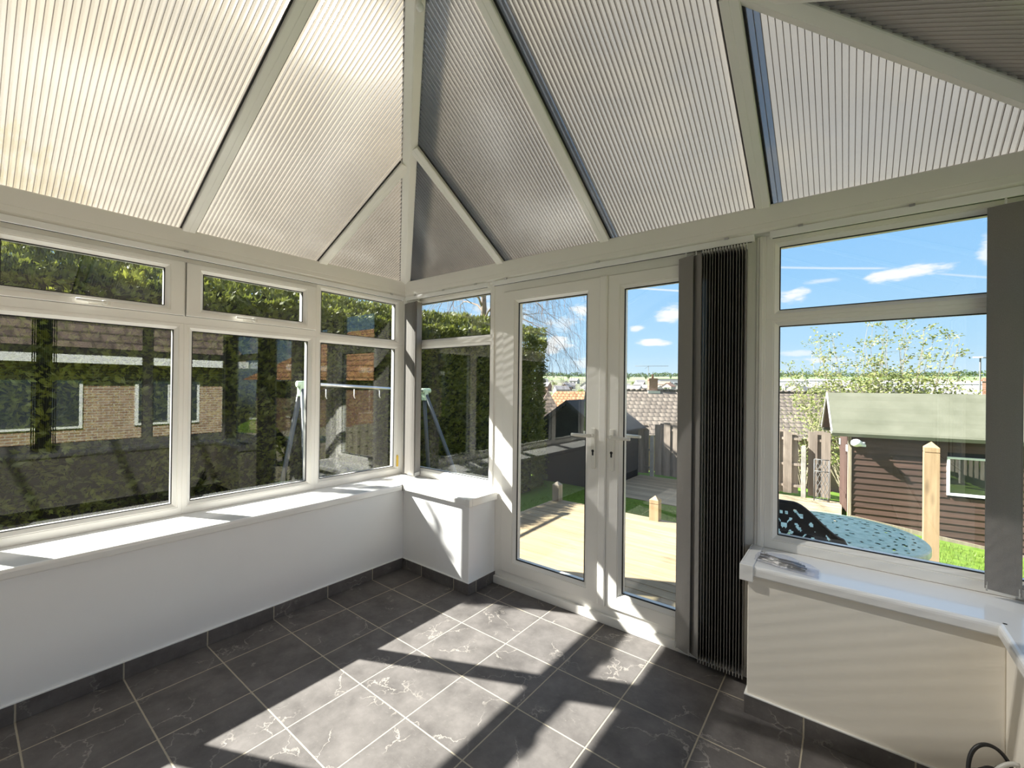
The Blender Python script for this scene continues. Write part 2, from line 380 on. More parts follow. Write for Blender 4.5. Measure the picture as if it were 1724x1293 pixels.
# ------------------------------------------------------------------ mesh builder
class MB:
    def __init__(s): s.v = []; s.f = []; s.mi = []; s.m = 0; s.sm = False; s.smf = []
    def quad(s, *p):
        i = len(s.v); s.v += [tuple(q) for q in p]; s.f.append(tuple(range(i, i+len(p)))); s.mi.append(s.m); s.smf.append(s.sm)
    def box(s, lo, hi, Mx=None):
        x0, y0, z0 = lo; x1, y1, z1 = hi; i = len(s.v)
        pts = [(x0, y0, z0), (x1, y0, z0), (x1, y1, z0), (x0, y1, z0), (x0, y0, z1), (x1, y0, z1), (x1, y1, z1), (x0, y1, z1)]
        if Mx is not None: pts = [tuple(Mx @ Vector(q)) for q in pts]
        s.v += pts
        for f in ((0, 3, 2, 1), (4, 5, 6, 7), (0, 1, 5, 4), (1, 2, 6, 5), (2, 3, 7, 6), (3, 0, 4, 7)):
            s.f.append(tuple(i+k for k in f)); s.mi.append(s.m); s.smf.append(False)
    def tube(s, pts, r, n=6, close=False, cap=True, r_end=None):
        pts = [Vector(p) for p in pts]; N = len(pts); i = len(s.v)
        ref = None
        for k, p in enumerate(pts):
            if close: t = pts[(k+1) % N] - pts[k-1]
            else: t = pts[min(k+1, N-1)] - pts[max(k-1, 0)]
            t.normalize()
            if ref is None:
                ref = t.orthogonal().normalized()
            ref = (ref - t*ref.dot(t)).normalized(); bn = t.cross(ref)
            rr = r[k] if isinstance(r, (list, tuple)) else (r if r_end is None else r + (r_end-r)*k/max(1, N-1))
            for j in range(n):
                a = 2*PI*j/n; s.v.append(tuple(p + ref*math.cos(a)*rr + bn*math.sin(a)*rr))
        for k in range(N if close else N-1):
            for j in range(n):
                a = i+k*n+j; c = i+k*n+(j+1) % n; k2 = (k+1) % N
                s.f.append((a, c, i+k2*n+(j+1) % n, i+k2*n+j)); s.mi.append(s.m); s.smf.append(n > 4)
        if cap and not close:
            s.f.append(tuple(i+j for j in reversed(range(n)))); s.mi.append(s.m); s.smf.append(False)
            s.f.append(tuple(i+(N-1)*n+j for j in range(n))); s.mi.append(s.m); s.smf.append(False)
    def prism(s, poly, off):                     # poly: 3D points, off: vector
        i = len(s.v); n = len(poly); off = Vector(off)
        s.v += [tuple(p) for p in poly] + [tuple(Vector(p)+off) for p in poly]
        s.f.append(tuple(i+k for k in reversed(range(n)))); s.f.append(tuple(i+n+k for k in range(n)))
        s.mi += [s.m]*2; s.smf += [False]*2
        for k in range(n):
            s.f.append((i+k, i+(k+1) % n, i+n+(k+1) % n, i+n+k)); s.mi.append(s.m); s.smf.append(False)
    def lathe(s, prof, c=(0, 0, 0), n=24, Mx=None):
        i = len(s.v); c = Vector(c)
        for (r, z) in prof:
            for j in range(n):
                a = 2*PI*j/n; q = Vector((r*math.cos(a), r*math.sin(a), z))
                if Mx is not None: q = Mx @ q
                s.v.append(tuple(c+q))
        for k in range(len(prof)-1):
            for j in range(n):
                s.f.append((i+k*n+j, i+k*n+(j+1) % n, i+(k+1)*n+(j+1) % n, i+(k+1)*n+j)); s.mi.append(s.m); s.smf.append(True)
        s.f.append(tuple(i+j for j in reversed(range(n)))); s.f.append(tuple(i+(len(prof)-1)*n+j for j in range(n)))
        s.mi += [s.m]*2; s.smf += [False]*2
    def build(s, name, mats, parent=None, bevel=0, fixn=True, origin=None):
        me = bpy.data.meshes.new(name)
        o0 = Vector(origin) if origin is not None else None
        vs = s.v if o0 is None else [(a[0]-o0.x, a[1]-o0.y, a[2]-o0.z) for a in s.v]
        me.from_pydata(vs, [], s.f)
        if not isinstance(mats, (list, tuple)): mats = [mats]
        for m in mats: me.materials.append(MT[m] if isinstance(m, str) else m)
        me.polygons.foreach_set('material_index', s.mi); me.polygons.foreach_set('use_smooth', s.smf)
        if fixn and len(s.f) < 40000:
            bm = bmesh.new(); bm.from_mesh(me); bmesh.ops.recalc_face_normals(bm, faces=bm.faces)
            bm.to_mesh(me); bm.free()
        me.update()
        o = bpy.data.objects.new(name, me); col.objects.link(o)
        if o0 is not None: o.location = o0
        if parent is not None: o.parent = parent; 
        if parent is not None and tuple(parent.location) != (0, 0, 0) and o0 is None:
            o.matrix_parent_inverse = Matrix.Translation(-parent.location)
        elif parent is not None and o0 is not None:
            o.matrix_parent_inverse = Matrix.Translation(-parent.location)
        if bevel:
            md = o.modifiers.new('bevel', 'BEVEL'); md.width = bevel; md.segments = 2; md.limit_method = 'ANGLE'; md.angle_limit = .7
        return o

def tag(o, label=None, cat=None, group=None, kind=None):
    if label: o['label'] = label
    if cat: o['category'] = cat
    if group: o['group'] = group
    if kind: o['kind'] = kind
    return o
def empty(name, loc=(0, 0, 0), **k):
    o = bpy.data.objects.new(name, None); col.objects.link(o); o.location = loc; o.empty_display_size = .1
    bpy.context.view_layer.update
    return tag(o, **k)
def copy_tree(o, parent=None):
    c = o.copy(); col.objects.link(c)
    if parent is not None: c.parent = parent
    for ch in list(o.children): copy_tree(ch, c)
    return c
def struct(o, label=None, cat=None): return tag(o, label, cat, kind='structure')

W = 3.76            # width between the glazing planes
YB = -4.30          # face of the house wall behind
LF = (Vector((0, 0, 0)), Vector((0, -1, 0)), Vector((1, 0, 0)))      # left wall: origin, along, into the room
FF = (Vector((0, 0, 0)), Vector((1, 0, 0)), Vector((0, -1, 0)))      # garden wall
RF = (Vector((W, 0, 0)), Vector((0, -1, 0)), Vector((-1, 0, 0)))     # right wall
def at(F, u, z, n): return F[0] + F[1]*u + F[2]*n + Vector((0, 0, z))
def fbox(mb, F, u0, u1, z0, z1, n0, n1):
    a = at(F, u0, z0, n0); c = at(F, u1, z1, n1)
    mb.box([min(a[i], c[i]) for i in range(3)], [max(a[i], c[i]) for i in range(3)])

def picture_frame(mb, F, outer, inner, n0=0.0, bead=True, back=-.065, only=None):
    """mitred profile between an outer and an inner rectangle (u0,z0,u1,z1); n0 is how far the face stands into the room"""
    def rect(e):                       # e<0: distance measured outward from the pane edge;  None: the outer edge
        if e is None: return outer
        return (inner[0]-e, inner[1]-e, inner[2]+e, inner[3]+e)
    if bead: P = [(None, back), (None, n0-.002), (None, n0), (.024, n0), (.0235, n0-.004), (.021, n0-.004), (.018, n0-.003), (.006, n0-.016), (0, n0-.022), (0, back)]
    else: P = [(None, back), (None, n0), (0, n0), (0, back)]
    rings = []
    for e, n in P:
        u0, z0, u1, z1 = rect(e)
        if n == n0 and e is None and bead: u0 += .002; z0 += .002; u1 -= .002; z1 -= .002
        rings.append([at(F, u0, z0, n), at(F, u1, z0, n), at(F, u1, z1, n), at(F, u0, z1, n)])
    for a, c in zip(rings, rings[1:] + rings[:1]):
        for k in range(4):
            mb.quad(a[k], a[(k+1) % 4], c[(k+1) % 4], c[k])
def gasket(mb, F, inner, n0, t=.0035):
    u0, z0, u1, z1 = inner
    fbox(mb, F, u0-.001, u0+t, z0, z1, n0-.028, n0-.021); fbox(mb, F, u1-t, u1+.001, z0, z1, n0-.028, n0-.021)
    fbox(mb, F, u0+t, u1-t, z0-.001, z0+t, n0-.028, n0-.021); fbox(mb, F, u0+t, u1-t, z1-t, z1+.001, n0-.028, n0-.021)
def pane(F, inner, parent, n=-.040):
    mb = MB(); u0, z0, u1, z1 = inner
    fbox(mb, F, u0-.008, u1+.008, z0-.008, z1+.008, n-.003, n+.003)
    return mb.build('pane', 'glass', parent)

ZL0, ZL1, ZU0, ZU1 = .705, 1.696, 1.772, 2.073          # pane edges
ZB, ZT, ZM = .640, 2.130, 1.734
wn = [0]
def window(F, u0, u1, p0, p1, sash=False, label=None):
    wn[0] += 1
    root = empty('window_%d' % wn[0], tuple(at(F, (u0+u1)/2, ZB, 0)), kind='structure', label=label, cat='window')
    bpy.context.view_layer.update()
    mb = MB()
    picture_frame(mb, F, (u0, ZB, u1, ZM), (p0, ZL0, p1, ZL1))
    if sash: s = (p0-.040, 1.776, p1+.040, 2.086); picture_frame(mb, F, (u0, ZM, u1, ZT), s, bead=False)
    else: picture_frame(mb, F, (u0, ZM, u1, ZT), (p0, ZU0, p1, ZU1))
    mb.build('window_frame', 'pvc', root)
    g = MB(); gasket(g, F, (p0, ZL0, p1, ZL1), 0)
    if not sash: gasket(g, F, (p0, ZU0, p1, ZU1), 0)
    g.build('gasket', 'gasket', root)
    pane(F, (p0, ZL0, p1, ZL1), root)
    if sash:
        sp = (p0+.020 if p0 > u0 else p0, 1.826, p1-.020, 2.036)
        sp = (p0+.052-.005, 1.826, p1-.047, 2.036)
        m2 = MB(); picture_frame(m2, F, (s[0]+.002, s[1]+.002, s[2]-.002, s[3]-.002), sp, n0=.016, back=-.05)
        so = m2.build('window_sash', 'pvc', root)
        g = MB(); gasket(g, F, sp, .016)
        picture_frame(g, F, (s[0]+.0005, s[1]+.0005, s[2]-.0005, s[3]-.0005), (s[0]+.003, s[1]+.003, s[2]-.003, s[3]-.003), n0=.002, bead=False, back=-.03)
        g.build('gasket', 'gasket', so)
        p = pane(F, sp, so, -.024)
        return root, so, sp
    pane(F, (p0, ZU0, p1, ZU1), root)
    return root

# ------------------------------------------------------------------ shell
mb = MB(); mb.box((-.1, YB-.05, -.12), (W+.1, .0, 0)); struct(mb.build('floor', 'tiles'), 'charcoal riven slate tiles with pale grout', 'floor')

WF = .330           # room face of the dwarf walls
def dwarf(name, lo, hi, label, mat='plaster'):
    mb = MB(); mb.box(lo, hi)
    return struct(mb.build(name, mat, bevel=.004), label, 'wall')
# left wall runs the full length; the garden wall is two stubs either side of the doors
dwarf('wall_left', (-.09, YB, 0), (WF, 0.0, .598), 'low white plastered wall under the left windows')
dwarf('wall_front_left', (WF, -.268, 0), (1.022, -.0, .598), 'short white stub wall between corner and doors')
MT['plaster_warm_lit'] = simple('warm_lit_plaster', (.87, .815, .72), .75, .03, 1.6, bump=.12, bscale=18)  # warm bounce from floor and roof put into the plaster colour
dwarf('wall_front_right', (2.676, -.268, 0), (W-.33, -.0, .598), 'low plastered wall, warm bounce light in its colour, under the window right of the doors', 'plaster_warm_lit')
dwarf('wall_right', (W-.33, YB, 0), (W+.09, 0, .598), 'low plastered wall, warm bounce light in its colour, along the right side', 'plaster_warm_lit')
mb = MB(); mb.box((-.3, YB-.25, 0), (W+.3, YB, 3.6)); struct(mb.build('wall_back', 'plaster'), 'white plastered house wall behind the viewer', 'wall')
mb = MB(); mb.box((-.10, .0, -.3), (1.0, .10, .64)); mb.box((2.66, .0, -.3), (W+.1, .10, .64)); mb.box((-.2, YB, -.3), (-.09, .10, .60)); mb.box((W+.09, YB, -.3), (W+.2, .10, .60))
mb.box((1.0, 0, -.4), (2.66, .16, -.02))
struct(mb.build('wall_outer_brick', 'brick'), 'outer brick skin of the low walls', 'wall')

# tiled skirting, with joints at the floor grid
def skirting(name, lo, hi, label):
    mb = MB(); mb.box(lo, hi)
    o = struct(mb.build(name, 'tiles', bevel=.0015), label, 'skirting')
    l2 = MB(); t = .004
    l2.box((lo[0], lo[1], hi[2]), (hi[0], hi[1], hi[2]+t)); l2.build('painted_edge', 'white_line', o)
SK = .078
skirting('baseboard_left', (WF, YB, .0005), (WF+.009, -.277, SK), 'black tiled skirting along the left low wall')
skirting('baseboard_front_left', (WF+.009, -.277, .0005), (1.031, -.268, SK), 'black tiled skirting on the stub wall by the doors')
skirting('baseboard_stub_end', (1.022, -.268, .0005), (1.031, -.002, SK), 'black tiled skirting on the end of the stub wall')
skirting('baseboard_front_right', (2.667, -.277, .0005), (W-.339, -.268, SK), 'black tiled skirting under the right window')
skirting('baseboard_right_end', (2.667, -.268, .0005), (2.676, -.002, SK), 'black tiled skirting beside the doors under the blind')
skirting('baseboard_right', (W-.339, YB, .0005), (W-.330, -.277, SK), 'black tiled skirting along the right low wall')

# sills with rounded noses ---------------------------------------------
def nose(mb, pts, flip=1):
    """sweep of a nosing section along a poly line on plan: pts [(x,y,nx,ny)], n points into the room"""
    prof = [(0.0, .640), (.010, .640), (.0165, .6375), (.021, .632), (.0225, .625), (.0225, .602), (.020, .597), (.014, .595), (0.0, .595)]
    prof = [(a, z) for a, z in prof]
    rings = [[(x+nx*a, y+ny*a, z) for a, z in prof] for x, y, nx, ny in pts]
    for A, B in zip(rings, rings[1:]):
        for k in range(len(prof)-1):
            mb.sm = True; mb.quad(A[k], A[k+1], B[k+1], B[k]); mb.sm = False
    for R in (rings[0], rings[-1]): mb.quad(*R)
mb = MB()
mb.box((-.005, YB, .598), (WF, -.0, .640))
mb.box((WF, -.268, .598), (1.022, -.0, .640))
nose(mb, [(WF, YB, 1, 0), (WF, -.268-.0, 1, 0)])
nose(mb, [(WF, -.268, 0, -1), (1.022, -.268, 0, -1)])
nose(mb, [(1.022, -.268, 1, 0), (1.022, -.004, 1, 0)])
mb.lathe([(.0225, .600), (.0225, .625), (.019, .634), (.010, .640)], (1.022, -.268, 0), 16)
ws = mb.build('trim_1', 'sill', None); struct(ws, 'glossy white window sill running round the left corner', 'window sill')
mb = MB(); mb.box((.345, -.296, .596), (.3535, -.2895, .6405)); mb.build('corner_joint', 'pvc_joint', ws)
mb = MB()
mb.box((2.676, -.268, .598), (W+.005, -.0, .640)); mb.box((W-.33, YB, .598), (W+.005, -.268, .640))
nose(mb, [(2.676, -.268, 0, -1), (W-.33, -.268, 0, -1)])
nose(mb, [(W-.33, -.268, -1, 0), (W-.33, YB, -1, 0)])
nose(mb, [(2.676, -.268, -1, 0), (2.676, -.004, -1, 0)])
ws2 = mb.build('trim_2', 'sill', None); struct(ws2, 'glossy white sill under the window right of the doors', 'window sill')
# end cap clipped over the nosing
mb = MB(); mb.box((2.648, -.296, .575), (2.700, -.262, .6435)); mb.box((2.648, -.262, .575), (2.655, -.004, .6435)); mb.box((2.655, -.262, .640), (2.700, -.004, .6435))
mb.build('sill_end_cap', 'sill', ws2, bevel=.006)
mb = MB(); mb.box((1.012, -.2945, .590), (1.0475, -.262, .6425)); mb.box((1.041, -.262, .590), (1.0475, -.004, .6425))
mb.build('sill_end_cap', 'sill', ws, bevel=.006)

# ------------------------------------------------------------------ windows
window(LF, .025, .797, .098, .749, label='fixed window on the left wall nearest the corner')
w2r = window(LF, .797, 1.576, .845, 1.532, True, label='left wall window with top sash, second from the corner')
w1r = window(LF, 1.576, 2.355, 1.620, 2.311, True, label='left wall window with top sash at the left edge of the picture')
window(LF, 2.355, 3.134, 2.399, 3.090, label='left wall window behind the viewer')
window(LF, 3.134, 4.285, 3.178, 4.24, label='left wall window next to the house')
window(FF, .045, 1.000, .130, .939, label='narrow window between the corner blind and the doors')
window(FF, 2.700, W-.025, 2.753, W-.10, label='window right of the doors overlooking the shed')
for k, (a, c) in enumerate(((.025, .90), (.90, 1.78), (1.78, 2.66), (2.66, 3.5), (3.5, 4.285))):
    window(RF, a, c, a+.05, c-.05, label='window on the right side wall, number %d from the garden' % (k+1))

# sash handles
for (root, so, sp), uc in ((w2r, 1.225), (w1r, 1.925)):
    F = LF; mb = MB()
    fbox(mb, F, uc-.03, uc+.05, 1.786, 1.806, .016, .026)
    mb.lathe([(.013, 0), (.013, .012), (.009, .018)], at(F, uc-.005, 1.796, .022), 14, Matrix.Rotation(PI/2, 4, 'Y').to_3x3())
    mb.tube([at(F, uc-.005, 1.796, .038), at(F, uc+.02, 1.797, .042), at(F, uc+.10, 1.799, .044)], [.008, .0075, .006], 8)
    mb.build('window_handle', 'handle', so)

# posts
tn = [2]
def trim(mb, mat, label, bevel=0, cat='frame'):
    tn[0] += 1
    return struct(mb.build('trim_%d' % tn[0], mat, bevel=bevel), label, cat)
mb = MB(); mb.box((-.07, -.025, ZB), (.045, .07, 2.16)); trim(mb, 'pvc', 'white corner post between left and garden windows', .003)
mb = MB(); mb.box((W-.045, -.025, ZB), (W+.07, .07, 2.16)); trim(mb, 'pvc', 'white corner post at the right garden corner', .003)
mb = MB(); fbox(mb, FF, 2.660, 2.700, 0, 2.13, -.06, .006); fbox(mb, FF, 2.672, 2.688, .645, 2.13, .006, .011); trim(mb, 'pvc', 'white coupling post right of the doors', .002)
mb = MB(); fbox(mb, FF, .985, 1.000, .64, 2.13, -.05, .008); trim(mb, 'pvc', 'white coupling strip left of the doors', .002)

# door frame + leaves ---------------------------------------------------
mb = MB(); F = FF
picture_frame(mb, F, (1.000, 0.0, 2.660, 2.13), (1.087, .098, 2.573, 2.060), bead=False, back=-.06)
fbox(mb, F, 1.000, 2.660, 0.0, .052, 0, .022)
trim(mb, 'pvc', 'white outer frame of the double doors', .003)
dn = [0]
def leaf(u0, u1, p0, p1, label, lever):
    dn[0] += 1
    root = empty('door_%d' % dn[0], tuple(at(FF, (u0+u1)/2, .1, 0)), kind='structure', label=label, cat='door')
    bpy.context.view_layer.update()
    mb = MB(); picture_frame(mb, FF, (u0, .101, u1, 2.057), (p0, .194, p1, 1.972), n0=.010, back=-.055)
    mb.build('door_frame', 'pvc', root)
    g = MB(); gasket(g, FF, (p0, .194, p1, 1.972), .010, .005)
    picture_frame(g, FF, (u0-.0005, .1005, u1+.0005, 2.0575), (u0+.003, .104, u1-.003, 2.054), n0=.004, bead=False, back=-.03)
    g.build('gasket', 'gasket', root)
    pane(FF, (p0, .194, p1, 1.972), root, -.030)
    # handle: back plate, lever, keyhole, and its outer twin
    hu = (u1-.034) if lever < 0 else (u0+.036); bu = (u1 if lever < 0 else u0)
    for side in (1, -1):
        n1 = .010 if side > 0 else -.055
        def N(d): return n1 + side*d
        m = MB(); a, c = sorted((N(0), N(.012))); fbox(m, FF, hu-.015, hu+.015, .905, 1.150, a, c)
        h = m.build('door_handle', 'handle', root, bevel=.005)
        m = MB(); zz = 1.105
        m.tube([at(FF, hu, zz, N(.008)), at(FF, hu, zz, N(.050))], .0095, 12)
        m.tube([at(FF, hu, zz, N(.046)), at(FF, hu+lever*.02, zz, N(.052)), at(FF, hu+lever*.10, zz, N(.050)), at(FF, hu+lever*.128, zz, N(.044))], [.010, .011, .0095, .0085], 12)
        m.build('lever', 'handle', h)
        m = MB(); a, c = sorted((N(.012), N(.0135)))
        m.lathe([(.0085, a), (.0085, c)], at(FF, hu, 1.012, 0), 14, Matrix.Rotation(PI/2, 4, 'X').to_3x3())
        fbox(m, FF, hu-.005, hu+.005, .985, 1.010, a, c)
        m.build('keyhole', 'black', h)
    return root
dl = leaf(1.087, 1.835, 1.207, 1.736, 'left glazed leaf of the white double doors', -1)
dr = leaf(1.885, 2.573, 1.980, 2.460, 'right glazed leaf of the white double doors', 1)
mb = MB(); fbox(mb, FF, 1.836, 1.884, .099, 2.059, -.05, .022); mb.build('meeting_strip', 'pvc', dl, bevel=.006)

# ------------------------------------------------------------------ eaves beams
ZE0, ZE1, XB = 2.135, 2.262, .055
def eaves(name_label, F, L, a0=0.0):
    mb = MB()
    prof = [(-.10, 2.13), (.0, 2.13), (.012, 2.137), (XB-.012, 2.137), (XB, 2.150), (XB, 2.176), (XB-.0015, 2.178), (XB, 2.180), (XB, ZE1-.006), (XB-.006, ZE1), (-.10, ZE1+.03)]
    def ring(u, k): return [at(F, u + k*n, z, n) for n, z in prof]
    A, B = ring(a0, 1), ring(L, -1 if F is FF else 0)
    for k in range(len(prof)): mb.quad(A[k], A[(k+1) % len(prof)], B[(k+1) % len(prof)], B[k])
    mb.quad(*A); mb.quad(*B)
    return trim(mb, 'pvc', name_label, cat='beam')
eaves('white eaves beam over the left windows', LF, -YB)
eaves('white eaves beam over the doors and garden windows', FF, W)
eaves('white eaves beam over the right side windows', RF, -YB)

# ------------------------------------------------------------------ roof
SL, SF = .46, .60
X0 = .05; Z0 = 2.272; XR = W/2; YA = -(X0 + (XR-X0)*SL/SF)   # apex line
ZR = Z0 + SL*(XR-X0)
ceil = empty('ceiling', (XR, -1.5, 2.3), kind='structure', label='hipped conservatory roof of ribbed polycarbonate panels', cat='ceiling')
bpy.context.view_layer.update()
TH, PITCH = .024, .020
def roof_panel(slope, u0, u1, mats=('sheet', 'sheet_top', 'web')):
    """slope L/F/R; u along the eaves"""
    def pt(u, d, h):                      # u along eaves, d horizontal distance in from the eaves, h above the soffit
        z = Z0 + (SF if slope == 'F' else SL)*(d-X0) + h
        if slope == 'F': return (u, -d, z)
        if slope == 'L': return (d, -u, z)
        return (W-d, -u, z)
    def dmax(u):
        if slope == 'F':
            e = min(u, W-u); return min(-YA, X0 + max(0, e-X0)*SL/SF)
        return min(XR, X0 + max(0, u-X0)*SF/SL)
    mb = MB(); n = max(1, round((u1-u0)/PITCH)); d0 = -.06
    us = [u0 + (u1-u0)*k/n for k in range(n+1)]
    for k in range(n):
        a, c = us[k], us[k+1]; da, dc = dmax(a), dmax(c)
        mb.m = 0; mb.quad(pt(a, d0, 0), pt(c, d0, 0), pt(c, dc, 0), pt(a, da, 0))
        mb.m = 1; mb.quad(pt(a, d0, TH), pt(c, d0, TH), pt(c, dc, TH), pt(a, da, TH))
        if k: mb.m = 2; mb.quad(pt(a-.0017, d0, -.0006), pt(a+.0009, d0, -.0006), pt(a+.0009, da, -.0006), pt(a-.0017, da, -.0006))
        mb.m = 2; mb.quad(pt(a-.0008, d0, 0), pt(a-.0008, da, 0), pt(a-.0008, da, TH), pt(a-.0008, d0, TH)) if k else None
    return mb.build('roof_panel', mats, ceil, fixn=False)
Ljack, Lmain = .778, 1.575
for a, c in ((.05, Ljack), (Ljack, Lmain), (Lmain, 2.37), (2.37, 3.17), (3.17, 4.3)):
    roof_panel('L', a, c)
    roof_panel('R', a, c)
for a, c in ((.05, 1.085), (1.085, 1.878), (1.878, 2.69), (2.69, W-.05)): roof_panel('F', a, c)

def bar(p0, p1, upv, w_, lo, hi, label, joint=True, vee=0):
    """glazing bar from p0 to p1; lo below and hi above the panel soffit"""
    p0, p1 = Vector(p0), Vector(p1); t = (p1-p0).normalized(); upv = Vector(upv).normalized()
    s = t.cross(upv).normalized(); n = s.cross(t).normalized()
    mb = MB()
    prof = [(-w_/2, hi), (-w_/2, -lo+.004), (-w_/2+.004, -lo), (-.002, -lo-vee), (0, -lo-vee+.0015), (.002, -lo-vee), (w_/2-.004, -lo), (w_/2, -lo+.004), (w_/2, hi)]
    A = [p0+s*a+n*h for a, h in prof]; B = [p1+s*a+n*h for a, h in prof]
    for k in range(len(prof)): mb.quad(A[k], A[(k+1) % len(prof)], B[(k+1) % len(prof)], B[k])
    mb.quad(*A); mb.quad(*B)
    o = trim(mb, 'pvc', label, cat='roof beam')
    g = MB()
    for sg in (-1, 1):
        a0, a1 = sg*(w_/2), sg*(w_/2+.007)
        P = [(a0, -.004), (a1, -.004), (a1, .002), (a0, .002)]
        A = [p0+s*a+n*h for a, h in P]; B = [p1+s*a+n*h for a, h in P]
        for k in range(4): g.quad(A[k], A[(k+1) % 4], B[(k+1) % 4], B[k])
    g.build('seal', 'gasket', o)
    return o
def zs(d, s): return Z0 + s*(d-X0)
HIPr = SL/SF
for side, x_of, nm in (('L', lambda d: d, 'left'), ('R', lambda d: W-d, 'right')):
    dj = X0+(Ljack-X0)*SF/SL - .04
    bar((x_of(.03), -Ljack, zs(.03, SL)), (x_of(dj), -Ljack, zs(dj, SL)), (0, 0, 1), .062, .024, .045, 'short roof bar on the %s slope nearest the corner' % nm)
    for q, y in enumerate((Lmain, 2.37, 3.17)):
        bar((x_of(.03), -y, zs(.03, SL)), (x_of(XR-.02), -y, zs(XR-.02, SL)), (0, 0, 1), .062, .024, .045, 'roof bar on the %s slope, %s from the garden' % (nm, ('second', 'third', 'fourth')[q]))
bar((1.085, -.03, zs(.03, SF)), (1.085, -(X0+(1.085-X0)*HIPr-.03), zs(X0+(1.085-X0)*HIPr-.03, SF)), (0, 0, 1), .062, .024, .045, 'short roof bar over the narrow window running to the hip')
bar((1.878, -.03, zs(.03, SF)), (1.878, YA, zs(-YA, SF)), (0, 0, 1), .062, .024, .045, 'roof bar over the middle of the double doors')
e = W-2.69
bar((2.69, -.03, zs(.03, SF)), (2.69, -(X0+(e-X0)*HIPr-.03), zs(X0+(e-X0)*HIPr-.03, SF)), (0, 0, 1), .062, .024, .045, 'short roof bar over the post right of the doors')
bar((X0-.02, -X0+.02*HIPr, Z0-.02*SL), (XR, YA, ZR), (0, 0, 1), .082, .020, .06, 'white hip beam rising from the left corner', vee=.014)
bar((W-X0+.02, -X0+.02*HIPr, Z0-.02*SL), (XR, YA, ZR), (0, 0, 1), .082, .020, .06, 'white hip beam rising from the right corner', vee=.014)
bar((XR, YA+.02, ZR), (XR, YB, ZR), (0, 0, 1), .10, .035, .06, 'white ridge beam of the conservatory roof')
# small ball at the hip near the top of the picture
t = (Vector((XR, YA, ZR))-Vector((X0, -X0, Z0)))
# ------------------------------------------------------------------ blinds
def headrail(root, F, u0, u1, z=2.118):
    mb = MB(); fbox(mb, F, u0, u1, z-.016, z+.016, .030, .056); r = mb.build('headrail', 'white_plastic', root, bevel=.002)
    g = MB(); fbox(g, F, u0+.01, u1-.01, z-.0175, z-.0155, .039, .047); g.build('track_slot', 'black', r)
    for u in [u0+.12 + k*(u1-u0-.24) for k in (0, .5, 1)]:
        m = MB(); fbox(m, F, u-.009, u+.009, z+.012, z+.022, .020, .060); m.build('bracket', 'steel', r)
def vane(root, F, u, ang, z0, z1, wd=.089, n=.052):
    """ang 0 = flat along the wall, 90 = square to it (room side)"""
    a = math.radians(ang); c = at(F, u, 0, n); d = F[1]*math.cos(a)+F[2]*math.sin(a)
    nn = F[1]*-math.sin(a)+F[2]*math.cos(a)
    mb = MB(); K = 6
    pts = []
    for k in range(K+1):
        s = (k/K-.5); pts.append(c + d*wd*s + nn*.004*(1-4*s*s))
    for k in range(K):
        p, q = pts[k], pts[k+1]; o = nn*.0004
        mb.sm = True
        mb.quad(*(Vector((v.x, v.y, zz)) for v, zz in ((p+o, z0), (q+o, z0), (q+o, z1), (p+o, z1))))
        mb.quad(*(Vector((v.x, v.y, zz)) for v, zz in ((p-o, z0), (q-o, z0), (q-o, z1), (p-o, z1))))
        mb.sm = False
    for k in (0, K):                          # turned hems
        v = pts[k]; mb.tube([(v.x, v.y, z0), (v.x, v.y, z1)], .0013, 4)
    # turned pocket hems top and bottom
    for zz, h in ((z1-.03, .03), (z0, .035)):
        for k in range(K):
            p, q = pts[k], pts[k+1]; o = nn*.0012
            for sg in (1, -1):
                mb.quad(*(Vector((v.x, v.y, z_)) for v, z_ in ((p+o*sg, zz), (q+o*sg, zz), (q+o*sg, zz+h), (p+o*sg, zz+h))))
    vo = mb.build('vane', 'fabric', root)
    return vo, c, d, nn
def vane_fit(vo, c, d, nn, z0, z1):
    m = MB(); m.tube([(c.x, c.y, z1-.004), (c.x, c.y, z1+.022)], .003, 5)
    q = Matrix.Translation((0, 0, 0))
    for k in (-1, 1):
        e = c + d*.030*k; m.tube([(c.x, c.y, z1), (e.x, e.y, z1+.001)], .002, 4)
    m.build('vane_clip', 'white_plastic', vo)
    m = MB()
    a_, b_ = c - d*.040, c + d*.040
    for P in ((a_, b_),):
        p, q = P; o = nn*.0022
        m.quad((p+o).to_tuple()[:2]+(z0-.002,), (q+o).to_tuple()[:2]+(z0-.002,), (q+o).to_tuple()[:2]+(z0+.026,), (p+o).to_tuple()[:2]+(z0+.026,))
        m.quad((p-o).to_tuple()[:2]+(z0-.002,), (q-o).to_tuple()[:2]+(z0-.002,), (q-o).to_tuple()[:2]+(z0+.026,), (p-o).to_tuple()[:2]+(z0+.026,))
    for k in (-1, 1):
        e = c + d*.040*k; m.tube([(e.x, e.y, z0-.008), (e.x, e.y, z0+.012)], .0028, 5)
    m.build('bottom_weight', 'grey_sleeve', vo)
def blind(F, u0, u1, vanes, z0, label, origin):
    root = empty('vertical_blind', tuple(origin), label=label, cat='blind', group='vertical blinds on the windows')
    bpy.context.view_layer.update()
    headrail(root, F, u0, u1)
    for u, a in vanes:
        vo, c, d, nn = vane(root, F, u, a, z0, 2.078)
        vane_fit(vo, c, d, nn, z0, 2.078)
    return root
blind(FF, .06, .975, [(.082+.0145*k, 10+3.0*k) for k in range(9)] + [(.215, 55), (.228, 75)], .655, 'grey vertical blind bunched in the corner above the left sill', at(FF, .5, .64, .05))
blind(FF, 1.02, 2.655, [(2.342, 24), (2.392, 34)] + [(2.425+.0133*k, 84+(k % 3)) for k in range(16)], .035, 'long dark vertical blind bunched right of the double doors', at(FF, 1.9, 0, .05))
